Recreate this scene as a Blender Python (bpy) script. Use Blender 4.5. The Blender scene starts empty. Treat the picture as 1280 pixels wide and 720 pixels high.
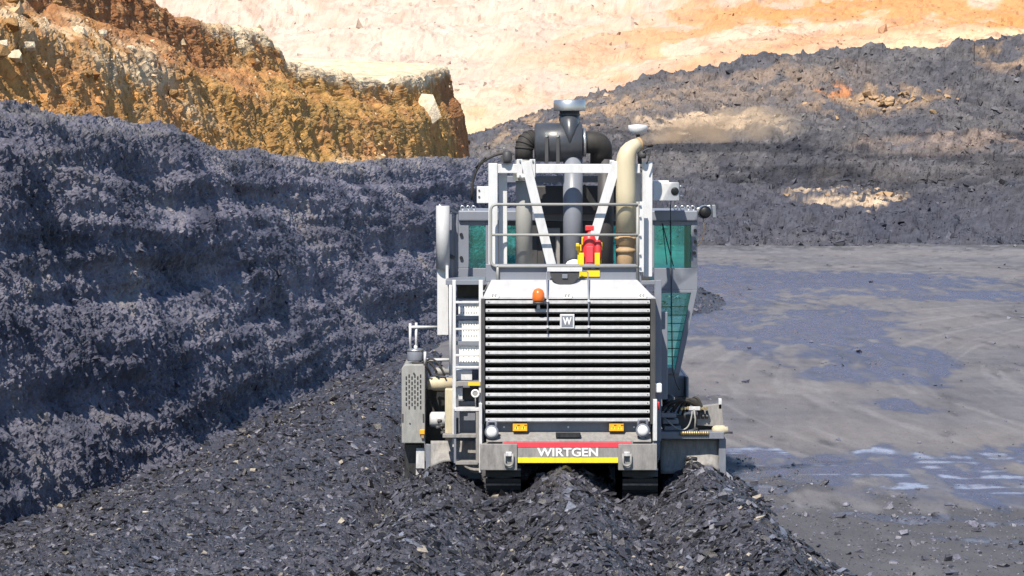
import bpy, bmesh, math, random
import numpy as np
from mathutils import Vector, Matrix

# ------------------------------------------------------------------ camera, sky, sun, exposure
scene = bpy.context.scene
col = scene.collection
CAM_H = 5.1          # camera height above the pit floor, metres
FPX = 3440.0         # focal length in pixels of a 1280 wide frame
HORIZON = 200.0      # image row of the horizon
cam_data = bpy.data.cameras.new('camera')
cam = bpy.data.objects.new('camera', cam_data)
col.objects.link(cam)
cam.location = (0, 0, CAM_H)
cam.rotation_euler = (math.radians(90) - math.atan((360 - HORIZON) / FPX), 0, 0)
cam_data.sensor_width = 36.0
cam_data.lens = 36.0 * FPX / 1280.0
cam_data.clip_start = 1.0
cam_data.clip_end = 3000.0
scene.camera = cam

SUN_DIR = Vector((-0.22, -0.58, 0.78)).normalized()     # towards the sun
world = bpy.data.worlds.new('World')
scene.world = world
world.use_nodes = True
wn = world.node_tree
for n in list(wn.nodes):
    wn.nodes.remove(n)
wo = wn.nodes.new('ShaderNodeOutputWorld')
wb = wn.nodes.new('ShaderNodeBackground')
ws = wn.nodes.new('ShaderNodeTexSky')
ws.sky_type = 'NISHITA'
ws.sun_disc = False
ws.sun_elevation = math.asin(SUN_DIR.z)
ws.sun_rotation = math.atan2(SUN_DIR.x, SUN_DIR.y)
ws.air_density = 1.3
ws.dust_density = 0.0
ws.ozone_density = 6.0
wb.inputs[1].default_value = 0.095
wn.links.new(ws.outputs[0], wb.inputs[0])
wn.links.new(wb.outputs[0], wo.inputs[0])
sun_data = bpy.data.lights.new('sun', 'SUN')
sun_data.energy = 5.0
sun_data.angle = math.radians(0.5)
sun_data.color = (1.0, 0.91, 0.77)
sun = bpy.data.objects.new('sun', sun_data)
col.objects.link(sun)
sun.location = (-20, -40, 60)
sun.rotation_euler = SUN_DIR.to_track_quat('Z', 'Y').to_euler()

vs = scene.view_settings
vs.view_transform = 'Standard'
vs.look = 'None'
vs.gamma = 1.0
vs.use_curve_mapping = False
vs.exposure = 0.6
scene.render.engine = 'CYCLES'
scene.cycles.use_denoising = True
scene.cycles.max_bounces = 6
scene.cycles.transparent_max_bounces = 12
scene.cycles.volume_bounces = 1

rng = np.random.default_rng(7)
random.seed(7)

# ------------------------------------------------------------------ numpy noise
_perm = rng.permutation(256).astype(np.int32)
_perm = np.concatenate([_perm, _perm, _perm])
_grad = rng.normal(size=(256, 3))
_grad /= np.linalg.norm(_grad, axis=1)[:, None]


def pnoise(p):
    i = np.floor(p).astype(np.int64)
    f = p - i
    u = f * f * f * (f * (f * 6 - 15) + 10)
    i = (i & 255).astype(np.int32)
    res = None
    out = np.zeros(len(p))
    for dx in (0, 1):
        wx = u[:, 0] if dx else 1 - u[:, 0]
        hx = _perm[(i[:, 0] + dx) & 255]
        for dy in (0, 1):
            wy = u[:, 1] if dy else 1 - u[:, 1]
            hy = _perm[(hx + i[:, 1] + dy) & 255]
            for dz in (0, 1):
                wz = u[:, 2] if dz else 1 - u[:, 2]
                h = _perm[(hy + i[:, 2] + dz) & 255]
                g = _grad[h]
                d = g[:, 0] * (f[:, 0] - dx) + g[:, 1] * (f[:, 1] - dy) + g[:, 2] * (f[:, 2] - dz)
                out += wx * wy * wz * d
    return out * 1.5


def fbm(p, octaves=5, gain=0.5, lac=2.07, ridged=False):
    a, s, out = 1.0, 1.0, np.zeros(len(p))
    for k in range(octaves):
        n = pnoise(p * s + 17.3 * k)
        if ridged:
            n = 1 - 2 * np.abs(n)
        out += a * n
        a *= gain
        s *= lac
    return out


def cells(p, seed=0):
    """random value of the nearest cell point and the distance to it (blocky rock)"""
    i0 = np.floor(p).astype(np.int64)
    best = np.full(len(p), 1e9)
    val = np.zeros(len(p))
    for dx in (-1, 0, 1):
        for dy in (-1, 0, 1):
            for dz in (-1, 0, 1):
                c = i0 + np.array((dx, dy, dz))
                cm = (c & 255).astype(np.int32)
                h = _perm[(_perm[(_perm[(cm[:, 0] + seed) & 255] + cm[:, 1]) & 255] + cm[:, 2]) & 255]
                g = _grad[h] * 0.5 + 0.5
                q = c + g
                d = ((q - p) ** 2).sum(1)
                m = d < best
                best[m] = d[m]
                val[m] = _perm[(h[m] + 91) & 255] / 255.0
    return val, np.sqrt(best)


def sstep(a, b, x):
    t = np.clip((x - a) / (b - a), 0, 1)
    return t * t * (3 - 2 * t)


# ------------------------------------------------------------------ materials
def new_mat(name):
    m = bpy.data.materials.new(name)
    m.use_nodes = True
    nt = m.node_tree
    b = nt.nodes['Principled BSDF']
    return m, nt, b


def N(nt, kind, **kw):
    n = nt.nodes.new(kind)
    for k, v in kw.items():
        if hasattr(n, k):
            setattr(n, k, v)
        else:
            n.inputs[k.replace('_', ' ')].default_value = v
    return n


def noise_node(nt, scale, detail=6.0, rough=0.6, vec=None):
    n = nt.nodes.new('ShaderNodeTexNoise')
    n.inputs['Scale'].default_value = scale
    n.inputs['Detail'].default_value = detail
    n.inputs['Roughness'].default_value = rough
    if vec is not None:
        nt.links.new(vec, n.inputs['Vector'])
    return n


def ramp(nt, fac, stops):
    r = nt.nodes.new('ShaderNodeValToRGB')
    e = r.color_ramp.elements
    while len(e) < len(stops):
        e.new(0.5)
    for k, (p, c) in enumerate(stops):
        e[k].position = p
        e[k].color = (c[0], c[1], c[2], 1) if len(c) == 3 else c
    nt.links.new(fac, r.inputs[0])
    return r


def mixc(nt, fac, a, b, blend='MIX'):
    m = nt.nodes.new('ShaderNodeMix')
    m.data_type = 'RGBA'
    m.blend_type = blend
    for s, v in ((0, fac), (6, a), (7, b)):
        if hasattr(v, 'is_linked') or hasattr(v, 'links'):
            nt.links.new(v, m.inputs[s])
        else:
            m.inputs[s].default_value = v if s == 0 else (v[0], v[1], v[2], 1)
    return m.outputs[2]


def terrain_mat(name, scale=6.0, contrast=(0.6, 1.45), rough=0.8, bump=0.4, bump_scale=14.0, spec=0.35):
    """colour comes from the mesh's own 'tint' attribute (what the rock is there); noise adds grain"""
    m, nt, b = new_mat(name)
    at = N(nt, 'ShaderNodeAttribute', attribute_name='tint')
    geo = N(nt, 'ShaderNodeTexCoord')
    n1 = noise_node(nt, scale, 8, 0.68, geo.outputs['Object'])
    r1 = ramp(nt, n1.outputs[0], [(0.3, (contrast[0],) * 3), (0.72, (contrast[1],) * 3)])
    c = mixc(nt, 1.0, at.outputs['Color'], r1.outputs[0], 'MULTIPLY')
    nt.links.new(c, b.inputs['Base Color'])
    b.inputs['Roughness'].default_value = rough
    b.inputs['Specular IOR Level'].default_value = spec
    n2 = noise_node(nt, bump_scale, 8, 0.7, geo.outputs['Object'])
    bp = N(nt, 'ShaderNodeBump')
    bp.inputs['Strength'].default_value = bump
    bp.inputs['Distance'].default_value = 0.6 / bump_scale
    nt.links.new(n2.outputs[0], bp.inputs['Height'])
    nt.links.new(bp.outputs[0], b.inputs['Normal'])
    return m


M = {}
M['coal_face'] = terrain_mat('coal_face', 9, (0.62, 1.4), 0.62, 1.0, 16, 0.5)
M['coal_rubble'] = terrain_mat('coal_rubble', 16, (0.45, 1.7), 0.5, 1.0, 30, 0.5)
M['coal_flake'] = terrain_mat('coal_flake', 20, (0.55, 1.6), 0.42, 0.5, 25, 0.45)
M['clay'] = terrain_mat('clay', 2.2, (0.65, 1.35), 0.9, 0.9, 5, 0.2)
M['sand'] = terrain_mat('sand', 0.5, (0.88, 1.1), 0.95, 0.5, 1.2, 0.15)
M['dump'] = terrain_mat('dump', 1.4, (0.6, 1.45), 0.8, 0.9, 3, 0.3)


def floor_mat():
    m, nt, b = new_mat('pit_floor')
    at = N(nt, 'ShaderNodeAttribute', attribute_name='tint')
    wet = N(nt, 'ShaderNodeAttribute', attribute_name='wet')
    tc = N(nt, 'ShaderNodeTexCoord')
    mp = N(nt, 'ShaderNodeMapping')
    mp.inputs['Scale'].default_value = (1.0, 0.22, 1.0)
    nt.links.new(tc.outputs['Object'], mp.inputs[0])
    n1 = noise_node(nt, 3.0, 10, 0.72, mp.outputs[0])
    r1 = ramp(nt, n1.outputs[0], [(0.28, (0.78,) * 3), (0.75, (1.22,) * 3)])
    c = mixc(nt, 1.0, at.outputs['Color'], r1.outputs[0], 'MULTIPLY')
    n3 = noise_node(nt, 26.0, 4, 0.6, mp.outputs[0])
    r3 = ramp(nt, n3.outputs[0], [(0.30, (0.45,) * 3), (0.42, (1.0,) * 3), (0.66, (1.0,) * 3), (0.78, (1.5,) * 3)])
    c = mixc(nt, 1.0, c, r3.outputs[0], 'MULTIPLY')
    nt.links.new(c, b.inputs['Base Color'])
    rr = N(nt, 'ShaderNodeMapRange')
    nt.links.new(wet.outputs['Fac'], rr.inputs[0])
    rr.inputs[3].default_value = 0.85
    rr.inputs[4].default_value = 0.24
    nt.links.new(rr.outputs[0], b.inputs['Roughness'])
    b.inputs['Specular IOR Level'].default_value = 0.6
    n2 = noise_node(nt, 11.0, 9, 0.72, tc.outputs['Object'])
    bp = N(nt, 'ShaderNodeBump')
    bp.inputs['Strength'].default_value = 0.55
    bp.inputs['Distance'].default_value = 0.06
    nt.links.new(n2.outputs[0], bp.inputs['Height'])
    nt.links.new(bp.outputs[0], b.inputs['Normal'])
    return m


M['floor'] = floor_mat()


def paint(name, colr, rough=0.42, metal=0.0, dirt=0.35, dirt_col=(0.17, 0.155, 0.14), scale=5.0, spec=0.5, streak=True):
    m, nt, b = new_mat(name)
    tc = N(nt, 'ShaderNodeTexCoord')
    mp = N(nt, 'ShaderNodeMapping')
    mp.inputs['Scale'].default_value = (1.6, 1.6, 0.45 if streak else 1.6)
    nt.links.new(tc.outputs['Object'], mp.inputs[0])
    n1 = noise_node(nt, scale, 8, 0.7, mp.outputs[0])
    r1 = ramp(nt, n1.outputs[0], [(0.47, (0, 0, 0)), (0.78, (dirt, dirt, dirt))])
    n2 = noise_node(nt, 55, 4, 0.6, tc.outputs['Object'])
    r2 = ramp(nt, n2.outputs[0], [(0.62, (0, 0, 0)), (0.72, (dirt * 0.9,) * 3)])
    mx = N(nt, 'ShaderNodeMath', operation='MAXIMUM')
    nt.links.new(r1.outputs[0], mx.inputs[0])
    nt.links.new(r2.outputs[0], mx.inputs[1])
    sep = N(nt, 'ShaderNodeSeparateXYZ')
    nt.links.new(tc.outputs['Object'], sep.inputs[0])
    lo = N(nt, 'ShaderNodeMapRange')
    nt.links.new(sep.outputs[2], lo.inputs[0])
    lo.inputs[1].default_value = 0.4
    lo.inputs[2].default_value = 2.4
    lo.inputs[3].default_value = 1.0
    lo.inputs[4].default_value = 0.12
    n4 = noise_node(nt, 9, 8, 0.75, mp.outputs[0])
    r4 = ramp(nt, n4.outputs[0], [(0.40, (0, 0, 0)), (0.68, (1, 1, 1))])
    ml = N(nt, 'ShaderNodeMath', operation='MULTIPLY')
    nt.links.new(lo.outputs[0], ml.inputs[0])
    nt.links.new(r4.outputs[0], ml.inputs[1])
    ms = N(nt, 'ShaderNodeMath', operation='MULTIPLY')
    nt.links.new(ml.outputs[0], ms.inputs[0])
    ms.inputs[1].default_value = min(0.75, dirt * 1.7)
    c = mixc(nt, mx.outputs[0], colr, dirt_col)
    c = mixc(nt, ms.outputs[0], c, (0.075, 0.076, 0.083))
    nt.links.new(c, b.inputs['Base Color'])
    b.inputs['Metallic'].default_value = metal
    b.inputs['Specular IOR Level'].default_value = spec
    rr = N(nt, 'ShaderNodeMapRange')
    nt.links.new(mx.outputs[0], rr.inputs[0])
    rr.inputs[3].default_value = rough
    rr.inputs[4].default_value = min(1.0, rough + 0.5)
    nt.links.new(rr.outputs[0], b.inputs['Roughness'])
    return m


M['white'] = paint('white_paint', (0.60, 0.61, 0.635), 0.45, dirt=0.36)
M['grey'] = paint('grey_paint', (0.18, 0.198, 0.245), 0.40, dirt=0.3)
M['dusty'] = paint('dusty_plate', (0.26, 0.252, 0.25), 0.7, dirt=0.6, dirt_col=(0.38, 0.35, 0.315), scale=3)
M['slat'] = paint('slat_paint', (0.44, 0.45, 0.475), 0.4, dirt=0.25, scale=3, streak=False)
M['steel'] = paint('dark_steel', (0.045, 0.045, 0.05), 0.55, dirt=0.5, dirt_col=(0.1, 0.092, 0.085))
M['black'] = paint('black_paint', (0.012, 0.012, 0.014), 0.4, dirt=0.4, dirt_col=(0.05, 0.045, 0.04))
M['canister'] = paint('canister', (0.045, 0.05, 0.062), 0.33, dirt=0.35, dirt_col=(0.11, 0.105, 0.1))
M['hood'] = paint('hood_paint', (0.42, 0.43, 0.455), 0.45, dirt=0.4, scale=3)
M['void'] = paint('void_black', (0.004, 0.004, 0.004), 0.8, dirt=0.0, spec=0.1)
M['rubber'] = paint('rubber', (0.022, 0.02, 0.019), 0.7, dirt=0.6, dirt_col=(0.075, 0.066, 0.055))
M['pipe_grey'] = paint('pipe_grey', (0.30, 0.305, 0.30), 0.5, dirt=0.4)
M['cream'] = paint('cream_pipe', (0.54, 0.48, 0.34), 0.55, dirt=0.3, dirt_col=(0.42, 0.3, 0.16))
M['rust'] = paint('heat_rust', (0.40, 0.27, 0.15), 0.75, dirt=0.5, dirt_col=(0.2, 0.13, 0.08))
M['zinc'] = paint('zinc', (0.55, 0.56, 0.57), 0.32, metal=0.85, dirt=0.3)
M['brass'] = paint('fitting', (0.5, 0.40, 0.22), 0.4, metal=0.7, dirt=0.4)
M['red'] = paint('red_paint', (0.62, 0.03, 0.035), 0.4, dirt=0.15)
M['redband'] = paint('red_band', (0.70, 0.045, 0.07), 0.5, dirt=0.2)
M['yellow'] = paint('yellow_paint', (0.80, 0.56, 0.012), 0.45, dirt=0.2)
M['lemon'] = paint('yellow_band', (0.80, 0.68, 0.02), 0.5, dirt=0.15)
M['orange'] = paint('orange_lens', (0.70, 0.15, 0.02), 0.25, dirt=0.15)
M['sign'] = paint('sign_amber', (0.80, 0.38, 0.01), 0.5, dirt=0.15)
M['letter'] = paint('letter_white', (0.82, 0.82, 0.82), 0.5, dirt=0.1)
M['track'] = paint('track_steel', (0.05, 0.048, 0.046), 0.5, metal=0.4, dirt=0.6, dirt_col=(0.1, 0.095, 0.09))
M['shine'] = paint('worn_steel', (0.45, 0.45, 0.46), 0.35, metal=0.8, dirt=0.4)


def glass_mat(name, tint, mixf=0.22):
    m = bpy.data.materials.new(name)
    m.use_nodes = True
    nt = m.node_tree
    for n in list(nt.nodes):
        nt.nodes.remove(n)
    o = N(nt, 'ShaderNodeOutputMaterial')
    t = N(nt, 'ShaderNodeBsdfTransparent')
    t.inputs[0].default_value = (*tint, 1)
    g = N(nt, 'ShaderNodeBsdfGlossy')
    g.inputs['Roughness'].default_value = 0.04
    g.inputs['Color'].default_value = (0.6, 0.9, 0.9, 1)
    d = N(nt, 'ShaderNodeBsdfDiffuse')
    d.inputs[0].default_value = (tint[0] * 0.25, tint[1] * 0.42, tint[2] * 0.42, 1)
    a = N(nt, 'ShaderNodeMixShader')
    a.inputs[0].default_value = mixf
    nt.links.new(t.outputs[0], a.inputs[1])
    nt.links.new(d.outputs[0], a.inputs[2])
    fr = N(nt, 'ShaderNodeFresnel')
    fr.inputs[0].default_value = 1.5
    s = N(nt, 'ShaderNodeMixShader')
    nt.links.new(fr.outputs[0], s.inputs[0])
    nt.links.new(a.outputs[0], s.inputs[1])
    nt.links.new(g.outputs[0], s.inputs[2])
    nt.links.new(s.outputs[0], o.inputs[0])
    return m


M['glass'] = glass_mat('teal_glass', (0.60, 0.985, 0.965), 0.025)
M['lamp_glass'] = paint('lamp_glass', (0.75, 0.76, 0.78), 0.12, dirt=0.2)


# ------------------------------------------------------------------ mesh helpers
def grid_object(name, P, tint, mat, parent=None, smooth=False, extra=None):
    """P: (nv, nu, 3) grid of world points, tint: (nv, nu, 3) rock colour"""
    nv, nu = P.shape[:2]
    idx = np.arange(nv * nu).reshape(nv, nu)
    f = np.stack([idx[:-1, :-1], idx[:-1, 1:], idx[1:, 1:], idx[1:, :-1]], -1).reshape(-1, 4)
    return raw_object(name, P.reshape(-1, 3), f, tint.reshape(-1, 3), mat, parent, smooth, extra)


def raw_object(name, verts, faces, tint, mat, parent=None, smooth=False, extra=None):
    me = bpy.data.meshes.new(name)
    k = faces.shape[1]
    me.vertices.add(len(verts))
    me.vertices.foreach_set('co', np.ascontiguousarray(verts, dtype=np.float32).ravel())
    me.loops.add(faces.size)
    me.loops.foreach_set('vertex_index', np.ascontiguousarray(faces, dtype=np.int32).ravel())
    me.polygons.add(len(faces))
    me.polygons.foreach_set('loop_start', np.arange(0, faces.size, k, dtype=np.int32))
    me.polygons.foreach_set('loop_total', np.full(len(faces), k, dtype=np.int32))
    me.update(calc_edges=True)
    me.polygons.foreach_set('use_smooth', np.full(len(faces), smooth, dtype=bool))
    if tint is not None:
        a = me.attributes.new('tint', 'FLOAT_COLOR', 'POINT')
        c = np.ones((len(verts), 4), dtype=np.float32)
        c[:, :3] = np.clip(tint, 0.004, 0.9)
        a.data.foreach_set('color', c.ravel())
    if extra:
        for key, arr in extra.items():
            a = me.attributes.new(key, 'FLOAT', 'POINT')
            a.data.foreach_set('value', np.ascontiguousarray(arr.ravel(), dtype=np.float32))
    me.materials.append(mat)
    o = bpy.data.objects.new(name, me)
    col.objects.link(o)
    if parent is not None:
        o.parent = parent
    return o


def tag(o, label=None, category=None, group=None, kind=None):
    if label:
        o['label'] = label
    if category:
        o['category'] = category
    if group:
        o['group'] = group
    if kind:
        o['kind'] = kind
    return o


def grid_normals(P):
    du = np.gradient(P, axis=1)
    dv = np.gradient(P, axis=0)
    n = np.cross(du, dv)
    n /= np.linalg.norm(n, axis=2)[..., None] + 1e-9
    return n


def zpix(py, D):
    return CAM_H - (py - HORIZON) * D / FPX


_box = np.array([[x, y, z] for x in (-1, 1) for y in (-1, 1) for z in (-1, 1)], float) * 0.5
_boxf = np.array([[0, 1, 3], [0, 3, 2], [4, 6, 7], [4, 7, 5], [0, 4, 5], [0, 5, 1],
                  [2, 3, 7], [2, 7, 6], [0, 2, 6], [0, 6, 4], [1, 5, 7], [1, 7, 3]])
_oct = np.array([[1, 0, 0], [-1, 0, 0], [0, 1, 0], [0, -1, 0], [0, 0, 1], [0, 0, -1]], float) * 0.6
_octf = np.array([[0, 2, 4], [2, 1, 4], [1, 3, 4], [3, 0, 4], [2, 0, 5], [1, 2, 5], [3, 1, 5], [0, 3, 5]])


def rocks(name, pts, nrm, size, tint, mat, parent, flat=0.4, stretch=0.6, box=True, sink=0.1, tilt=0.5):
    """loose lumps and flakes, each with its own shape, bedded on the surface points"""
    n = len(pts)
    T, F = (_box, _boxf) if box else (_oct, _octf)
    V = np.repeat(T[None], n, 0) + rng.normal(0, 0.16, (n, len(T), 3))
    ax = np.ones((n, 3))
    ax[:, 1] = rng.uniform(1 - stretch, 1, n)
    ax[:, 2] = flat * rng.uniform(0.5, 1.6, n)
    V *= (ax * size[:, None])[:, None]
    up = nrm + rng.normal(0, tilt, (n, 3))
    up /= np.linalg.norm(up, axis=1)[:, None]
    t = np.cross(up, rng.normal(size=(n, 3)))
    t /= np.linalg.norm(t, axis=1)[:, None] + 1e-9
    bt = np.cross(up, t)
    R = np.stack([t, bt, up], 1)
    V = np.einsum('nkj,nji->nki', V, R) + (pts + nrm * (sink * size)[:, None])[:, None]
    nt = len(T)
    faces = (F[None] + (np.arange(n) * nt)[:, None, None]).reshape(-1, 3)
    c = np.repeat(tint[:, None], nt, 1).reshape(-1, 3)
    o = raw_object(name, V.reshape(-1, 3), faces, c, mat, parent)
    o['kind'] = 'stuff'
    return o


def pick(P, Nn, n, weight=None):
    """random points on a grid surface, optionally weighted per vertex"""
    nv, nu = P.shape[:2]
    w = np.ones((nv, nu)) if weight is None else weight
    w = w[:-1, :-1].ravel()
    k = rng.choice(len(w), n, p=w / w.sum())
    i, j = k // (nu - 1), k % (nu - 1)
    a, b = rng.random(n)[:, None], rng.random(n)[:, None]
    p = (P[i, j] * (1 - a) + P[i + 1, j] * a) * (1 - b) + (P[i, j + 1] * (1 - a) + P[i + 1, j + 1] * a) * b
    return p, Nn[i, j], (i, j)


def proj(p):
    """image position of world points, used only to spread geometry density evenly"""
    return 640 + p[..., 0] / p[..., 1] * FPX, HORIZON - (p[..., 2] - CAM_H) / p[..., 1] * FPX


def cmix(a, b, t):
    t = np.clip(t, 0, 1)[..., None]
    return a * (1 - t) + b * t


COAL = np.array((0.088, 0.088, 0.112))
COAL_D = np.array((0.026, 0.028, 0.040))
COAL_L = np.array((0.215, 0.198, 0.205))

# ------------------------------------------------------------------ pit floor
XB_D = np.array([10, 20, 30, 40.3, 46, 53.3, 65.7, 73, 90, 110, 130, 150.])
XB_X = np.array([-10.6, -9.4, -8.0, -6.7, -5.7, -5.0, -3.75, -2.55, -0.1, 2.5, 4.4, 6.0])


def wall_x(D):
    return np.interp(D, XB_D, XB_X)


def blob(X, Y, cx, cy, rx, ry, ang=0.0):
    c, s = math.cos(ang), math.sin(ang)
    dx, dy = X - cx, Y - cy
    return ((dx * c + dy * s) / rx) ** 2 + ((-dx * s + dy * c) / ry) ** 2


def build_floor():
    # a fan of rows: dense where the ground is seen, coarse far to the sides and behind
    rows = np.concatenate([np.linspace(2, 30, 12, endpoint=False),
                           (FPX * CAM_H) / np.linspace(585, 104, 420), [180, 200, 240, 300, 420, 700]])
    slopes = np.concatenate([[-6, -3, -1.5, -0.8, -0.4], np.linspace(-0.2, 0.26, 560), [0.4, 0.8, 1.5, 3, 6]])
    X = slopes[None, :] * rows[:, None]
    Y = np.repeat(rows[:, None], len(slopes), 1)
    p = np.stack([X, Y, np.zeros_like(X)], -1)
    q = p.reshape(-1, 3)
    sh = X.shape
    big = fbm(q * (0.12, 0.09, 1), 5).reshape(sh)
    mid = fbm(q * (0.5, 0.14, 1) + 9, 5).reshape(sh)
    fine = fbm(q * (2.2, 0.4, 1) + 31, 4).reshape(sh)
    # wheel ruts: long gentle arcs over the floor
    rut = np.zeros(sh)
    for cx, cy, r in ((60, 60, 48), (60, 60, 50.2), (60, 62, 43), (60, 62, 45.2), (-60, 160, 96), (-60, 160, 98.4), (30, 40, 21), (30, 40, 23)):
        d = np.abs(np.hypot(X - cx, Y - cy) - r + 0.25 * mid)
        rut += np.exp(-(d / 0.28) ** 2)
    p[..., 2] = 0.006 * mid + 0.004 * fine - 0.02 * np.clip(rut, 0, 1) * (1 + fine)
    near = (Y < 300)
    p[..., 2] *= near
    # damp ground: the wet streaks beside the machine and the branching damp patch farther out
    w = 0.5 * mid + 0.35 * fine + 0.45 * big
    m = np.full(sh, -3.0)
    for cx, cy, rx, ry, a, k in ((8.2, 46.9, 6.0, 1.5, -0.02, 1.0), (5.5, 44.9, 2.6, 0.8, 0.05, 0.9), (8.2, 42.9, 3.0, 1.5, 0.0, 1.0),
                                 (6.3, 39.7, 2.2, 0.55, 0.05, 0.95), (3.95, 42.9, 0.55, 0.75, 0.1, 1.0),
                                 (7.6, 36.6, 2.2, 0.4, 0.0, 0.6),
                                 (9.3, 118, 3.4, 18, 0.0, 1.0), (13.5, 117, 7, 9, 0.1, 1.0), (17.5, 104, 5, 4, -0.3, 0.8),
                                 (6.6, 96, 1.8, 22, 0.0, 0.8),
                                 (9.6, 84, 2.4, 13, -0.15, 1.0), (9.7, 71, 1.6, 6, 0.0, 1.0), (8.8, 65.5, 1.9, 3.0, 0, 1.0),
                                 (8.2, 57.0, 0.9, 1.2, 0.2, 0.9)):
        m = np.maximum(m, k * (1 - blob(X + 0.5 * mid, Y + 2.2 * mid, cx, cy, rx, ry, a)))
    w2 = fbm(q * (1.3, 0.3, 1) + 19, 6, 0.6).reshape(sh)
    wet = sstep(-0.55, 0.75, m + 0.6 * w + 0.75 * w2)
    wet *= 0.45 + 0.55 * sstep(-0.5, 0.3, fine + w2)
    dry = np.array((0.140, 0.137, 0.153))
    dusk = np.array((0.085, 0.083, 0.097))
    tan = np.array((0.158, 0.147, 0.151))
    streak = fbm(q * (0.25, 1.6, 1) + 71, 4).reshape(sh)
    c = cmix(np.broadcast_to(dry, sh + (3,)), dusk, 0.45 + 0.5 * mid + 0.35 * fine + 0.4 * streak)
    c = cmix(c, tan, 0.35 + 1.3 * big)
    tread = 0.5 + 0.5 * np.sin(14 * Y + 6 * X)
    c = cmix(c, np.array((0.105, 0.10, 0.112)), 0.45 * np.clip(rut, 0, 1) * (0.5 + 0.5 * tread))
    scr = fbm(np.stack([np.hypot(X - 60, Y - 60) * 2.2, np.arctan2(Y - 60, X - 60) * 4, 0 * X], -1).reshape(-1, 3), 4).reshape(sh)
    c = cmix(c, np.array((0.20, 0.194, 0.203)), 0.55 * sstep(0.1, 0.55, scr + 0.3 * big))
    c = cmix(c, np.array((0.036, 0.050, 0.112)), 0.95 * wet)  # damp ground; its blue is the sky's sheen painted into the base colour
    # whitish-blue highlights of the wet streaks, painted into the floor colour
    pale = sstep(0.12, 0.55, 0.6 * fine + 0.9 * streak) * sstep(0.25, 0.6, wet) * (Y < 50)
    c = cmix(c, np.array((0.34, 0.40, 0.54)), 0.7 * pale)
    # coal grit spread near the windrow and along the toes of the dumps
    grit = sstep(0.25, 0.7, mid * 0.6 + fine * 0.6 + sstep(2.0, 0.2, X - 3.6) * (Y < 47) * 0.8 + sstep(150, 166, Y) * 0.7 + sstep(41, 37.5, Y) * 1.15)
    c = cmix(c, np.array((0.05, 0.05, 0.058)), 0.7 * grit)
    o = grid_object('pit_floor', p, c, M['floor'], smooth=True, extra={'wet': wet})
    tag(o, kind='structure')
    sel = (np.abs(X / Y - 0.1) < 0.3) & (Y > 33) & (Y < 165) & (X > wall_x(Y))
    wgt = sel * (0.03 + grit)
    pts, nr, (i, j) = pick(p, np.broadcast_to(np.array((0, 0, 1.)), p.shape), 9000, wgt)
    size = np.minimum(0.016 + 0.018 * rng.pareto(2.2, len(pts)), 0.13) * (pts[:, 1] / 45) ** 0.5
    t = COAL * rng.uniform(0.4, 1.8, len(pts))[:, None]
    rocks('loose_grit', pts, nr, size, t, M['coal_flake'], o, 0.45, sink=0.12)
    return o


floor = build_floor()


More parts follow.
